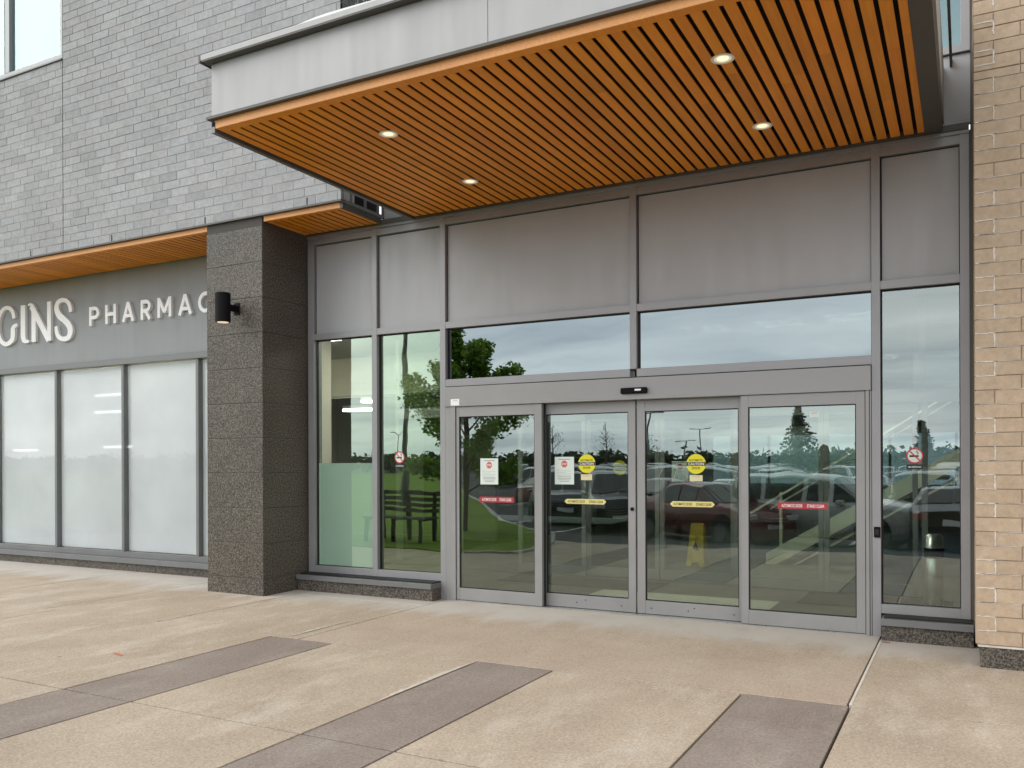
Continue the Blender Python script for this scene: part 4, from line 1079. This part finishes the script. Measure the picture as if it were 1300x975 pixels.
for (x, y, h, lab) in ((-26, -70, 5.2, 'thin bare tree beyond the parked cars, mirrored above the yellow disc'), (-19, -62, 4.4, 'second thin bare tree beyond the parked cars'), (-34, -75, 5.5, 'bare tree mirrored near the fixed leaf edge')):
    o = thing('bare_tree', lab, 'tree', (x, y, -.17)); t = MB(); t.tube([(x, y, -.17), (x, y, h)], [.1, .02], 6)
    for k in range(22):
        f = rng.uniform(.3, .95); a = rng.uniform(0, 6.28); l = h * .3 * (1.1 - f)
        s = Vector((x, y, h * f)); t.tube([s, s + Vector((math.cos(a) * l, math.sin(a) * l, l))], [.03, .01], 4)
    t.build('trunk', M['bark'], o)
    c_ = MB(); leaves(c_, Vector((x, y, h * .7)), h * .33, 160, .08, rng); c_.build('crown', M['far_leaf'], o)
def lamp(x, y, h, kind, label):
    o = thing('parking_lamp', label, 'street lamp', (x, y, -.17), 'lamp posts over the car park')
    r = .13 if kind == 'big' else .11
    MB().tube([(x, y, -.17), (x, y, h)], [r, r * .65], 12).build('pole', M['pole'], o)
    if kind == 'big': return o
    for s in (-1, 1):
        q = MB()
        if kind == 'y': q.tube([(x, y, h - .1), (x + s * .9, y, h + .55), (x + s * 1.5, y, h + .7)], .06, 6); q.box(x + s * 1.5 - .35, x + s * 1.5 + .35, y - .15, y + .15, h + .66, h + .76)
        else: q.tube([(x, y, h - .05), (x + s * 1.1, y, h - .02)], .05, 6); q.box(x + s * 1.1 - .4, x + s * 1.1 + .4, y - .18, y + .18, h - .06, h + .06)
        q.build('lamp_head', M['pole'], o)
    return o
lamp(-14.55, -20, 9.5, 'big', 'tall grey flag pole like post mirrored in the green window')
lamp(-25.1, -100, 6.2, 't', 'twin headed lamp post over the parked cars, mirrored above the second yellow disc')
lamp(-21.6, -70, 6.1, 't', 'nearer twin headed lamp post mirrored at the door meeting edge')
lamp(-72, -100, 5.6, 'y', 'forked lamp post far over the lawn, mirrored in the green window')
lamp(-33, -120, 5.0, 't', 'short far lamp post mirrored beside the second yellow disc')

# ------------------------------------------------------------------ sky, sun, camera
SUN_EL, SUN_AZ = R(42), math.atan2(-.78, -.62)
w = bpy.data.worlds.new('World'); SC.world = w; w.use_nodes = True
nt = w.node_tree; N, L = nt.nodes, nt.links; N.clear()
out = N.new('ShaderNodeOutputWorld'); bg = N.new('ShaderNodeBackground'); L.new(bg.outputs[0], out.inputs[0])
sky = N.new('ShaderNodeTexSky'); sky.sky_type = 'NISHITA'; sky.sun_disc = False; sky.sun_elevation = SUN_EL; sky.sun_rotation = SUN_AZ
sky.air_density = 1.0; sky.dust_density = 2.0
tc = N.new('ShaderNodeTexCoord'); sp = N.new('ShaderNodeSeparateXYZ'); L.new(tc.outputs['Generated'], sp.inputs[0])
zc = math_n(N, L, 'ADD', math_n(N, L, 'MAXIMUM', sp.outputs['Z'], 0.), .12)
cx_ = math_n(N, L, 'DIVIDE', sp.outputs['X'], zc); cy_ = math_n(N, L, 'DIVIDE', sp.outputs['Y'], zc)
cb = N.new('ShaderNodeCombineXYZ'); L.new(cx_, cb.inputs[0]); L.new(cy_, cb.inputs[1])
mp = N.new('ShaderNodeMapping'); mp.inputs['Scale'].default_value = (.45, .9, 1); L.new(cb.outputs[0], mp.inputs[0])
n1 = noise(N, L, 1.0, 6, .55, mp.outputs[0]); n1.inputs['Distortion'].default_value = .3
cl = ramp(N, L, n1.outputs['Fac'], [(.30, (5.0, 5.5, 6.3)), (.5, (8.1, 8.4, 8.7)), (.68, (11.2, 11.3, 11.2))])
el = ramp(N, L, sp.outputs['Z'], [(0., 1.35), (.25, 1.15), (.8, .8)])
sdn = N.new('ShaderNodeVectorMath'); sdn.operation = 'DOT_PRODUCT'; L.new(tc.outputs['Generated'], sdn.inputs[0]); sdn.inputs[1].default_value = (math.sin(SUN_AZ), math.cos(SUN_AZ), .3)
az = math_n(N, L, 'ADD', math_n(N, L, 'MULTIPLY', sdn.outputs['Value'], .32), 1.0)
cov = ramp(N, L, n1.outputs['Fac'], [(.2, .82), (.5, .95)])
vm = N.new('ShaderNodeVectorMath'); vm.operation = 'SCALE'; L.new(mixc(N, L, cl.outputs[0], el.outputs[0], 1., 'MULTIPLY'), vm.inputs[0]); L.new(az, vm.inputs['Scale'])
skc = mixc(N, L, sky.outputs[0], vm.outputs[0], cov.outputs[0])
L.new(skc, bg.inputs['Color']); bg.inputs['Strength'].default_value = .115

sd = bpy.data.lights.new('sun', 'SUN'); sd.energy = 1.1; sd.angle = R(50); sd.color = (1., .96, .9)
so = bpy.data.objects.new('sun', sd); COL.objects.link(so)
dv = Vector((math.sin(SUN_AZ) * math.cos(SUN_EL), math.cos(SUN_AZ) * math.cos(SUN_EL), math.sin(SUN_EL)))
so.rotation_euler = dv.to_track_quat('Z', 'Y').to_euler(); so.location = dv * 50

cam = bpy.data.cameras.new('camera'); co = bpy.data.objects.new('camera', cam); COL.objects.link(co)
f, cxp, cyp, yaw, ro = 1088.86, 649.86, 586.66, -.487595, -.0037438
fw = Vector((math.sin(yaw), math.cos(yaw), 0)); rt = Vector((math.cos(yaw), -math.sin(yaw), 0)); upv = Vector((0, 0, 1))
r2 = rt * math.cos(ro) + upv * math.sin(ro); u2 = upv * math.cos(ro) - rt * math.sin(ro)
co.matrix_world = Matrix(((r2.x, u2.x, -fw.x, 5.23673), (r2.y, u2.y, -fw.y, -8.24012), (r2.z, u2.z, -fw.z, 1.55), (0, 0, 0, 1)))
cam.sensor_width = 36; cam.lens = f / 1300 * 36
cam.shift_x = (650 - cxp) / 1300; cam.shift_y = (cyp - 487.5) / 1300
cam.clip_end = 2000
SC.camera = co

SC.render.engine = 'CYCLES'
cy = SC.cycles
cy.use_denoising = True; cy.max_bounces = 10; cy.transparent_max_bounces = 24; cy.diffuse_bounces = 4; cy.glossy_bounces = 5
cy.caustics_reflective = False; cy.caustics_refractive = False; cy.sample_clamp_indirect = 6
vs = SC.view_settings; vs.view_transform = 'Standard'; vs.look = 'None'; vs.exposure = .42; vs.gamma = 1
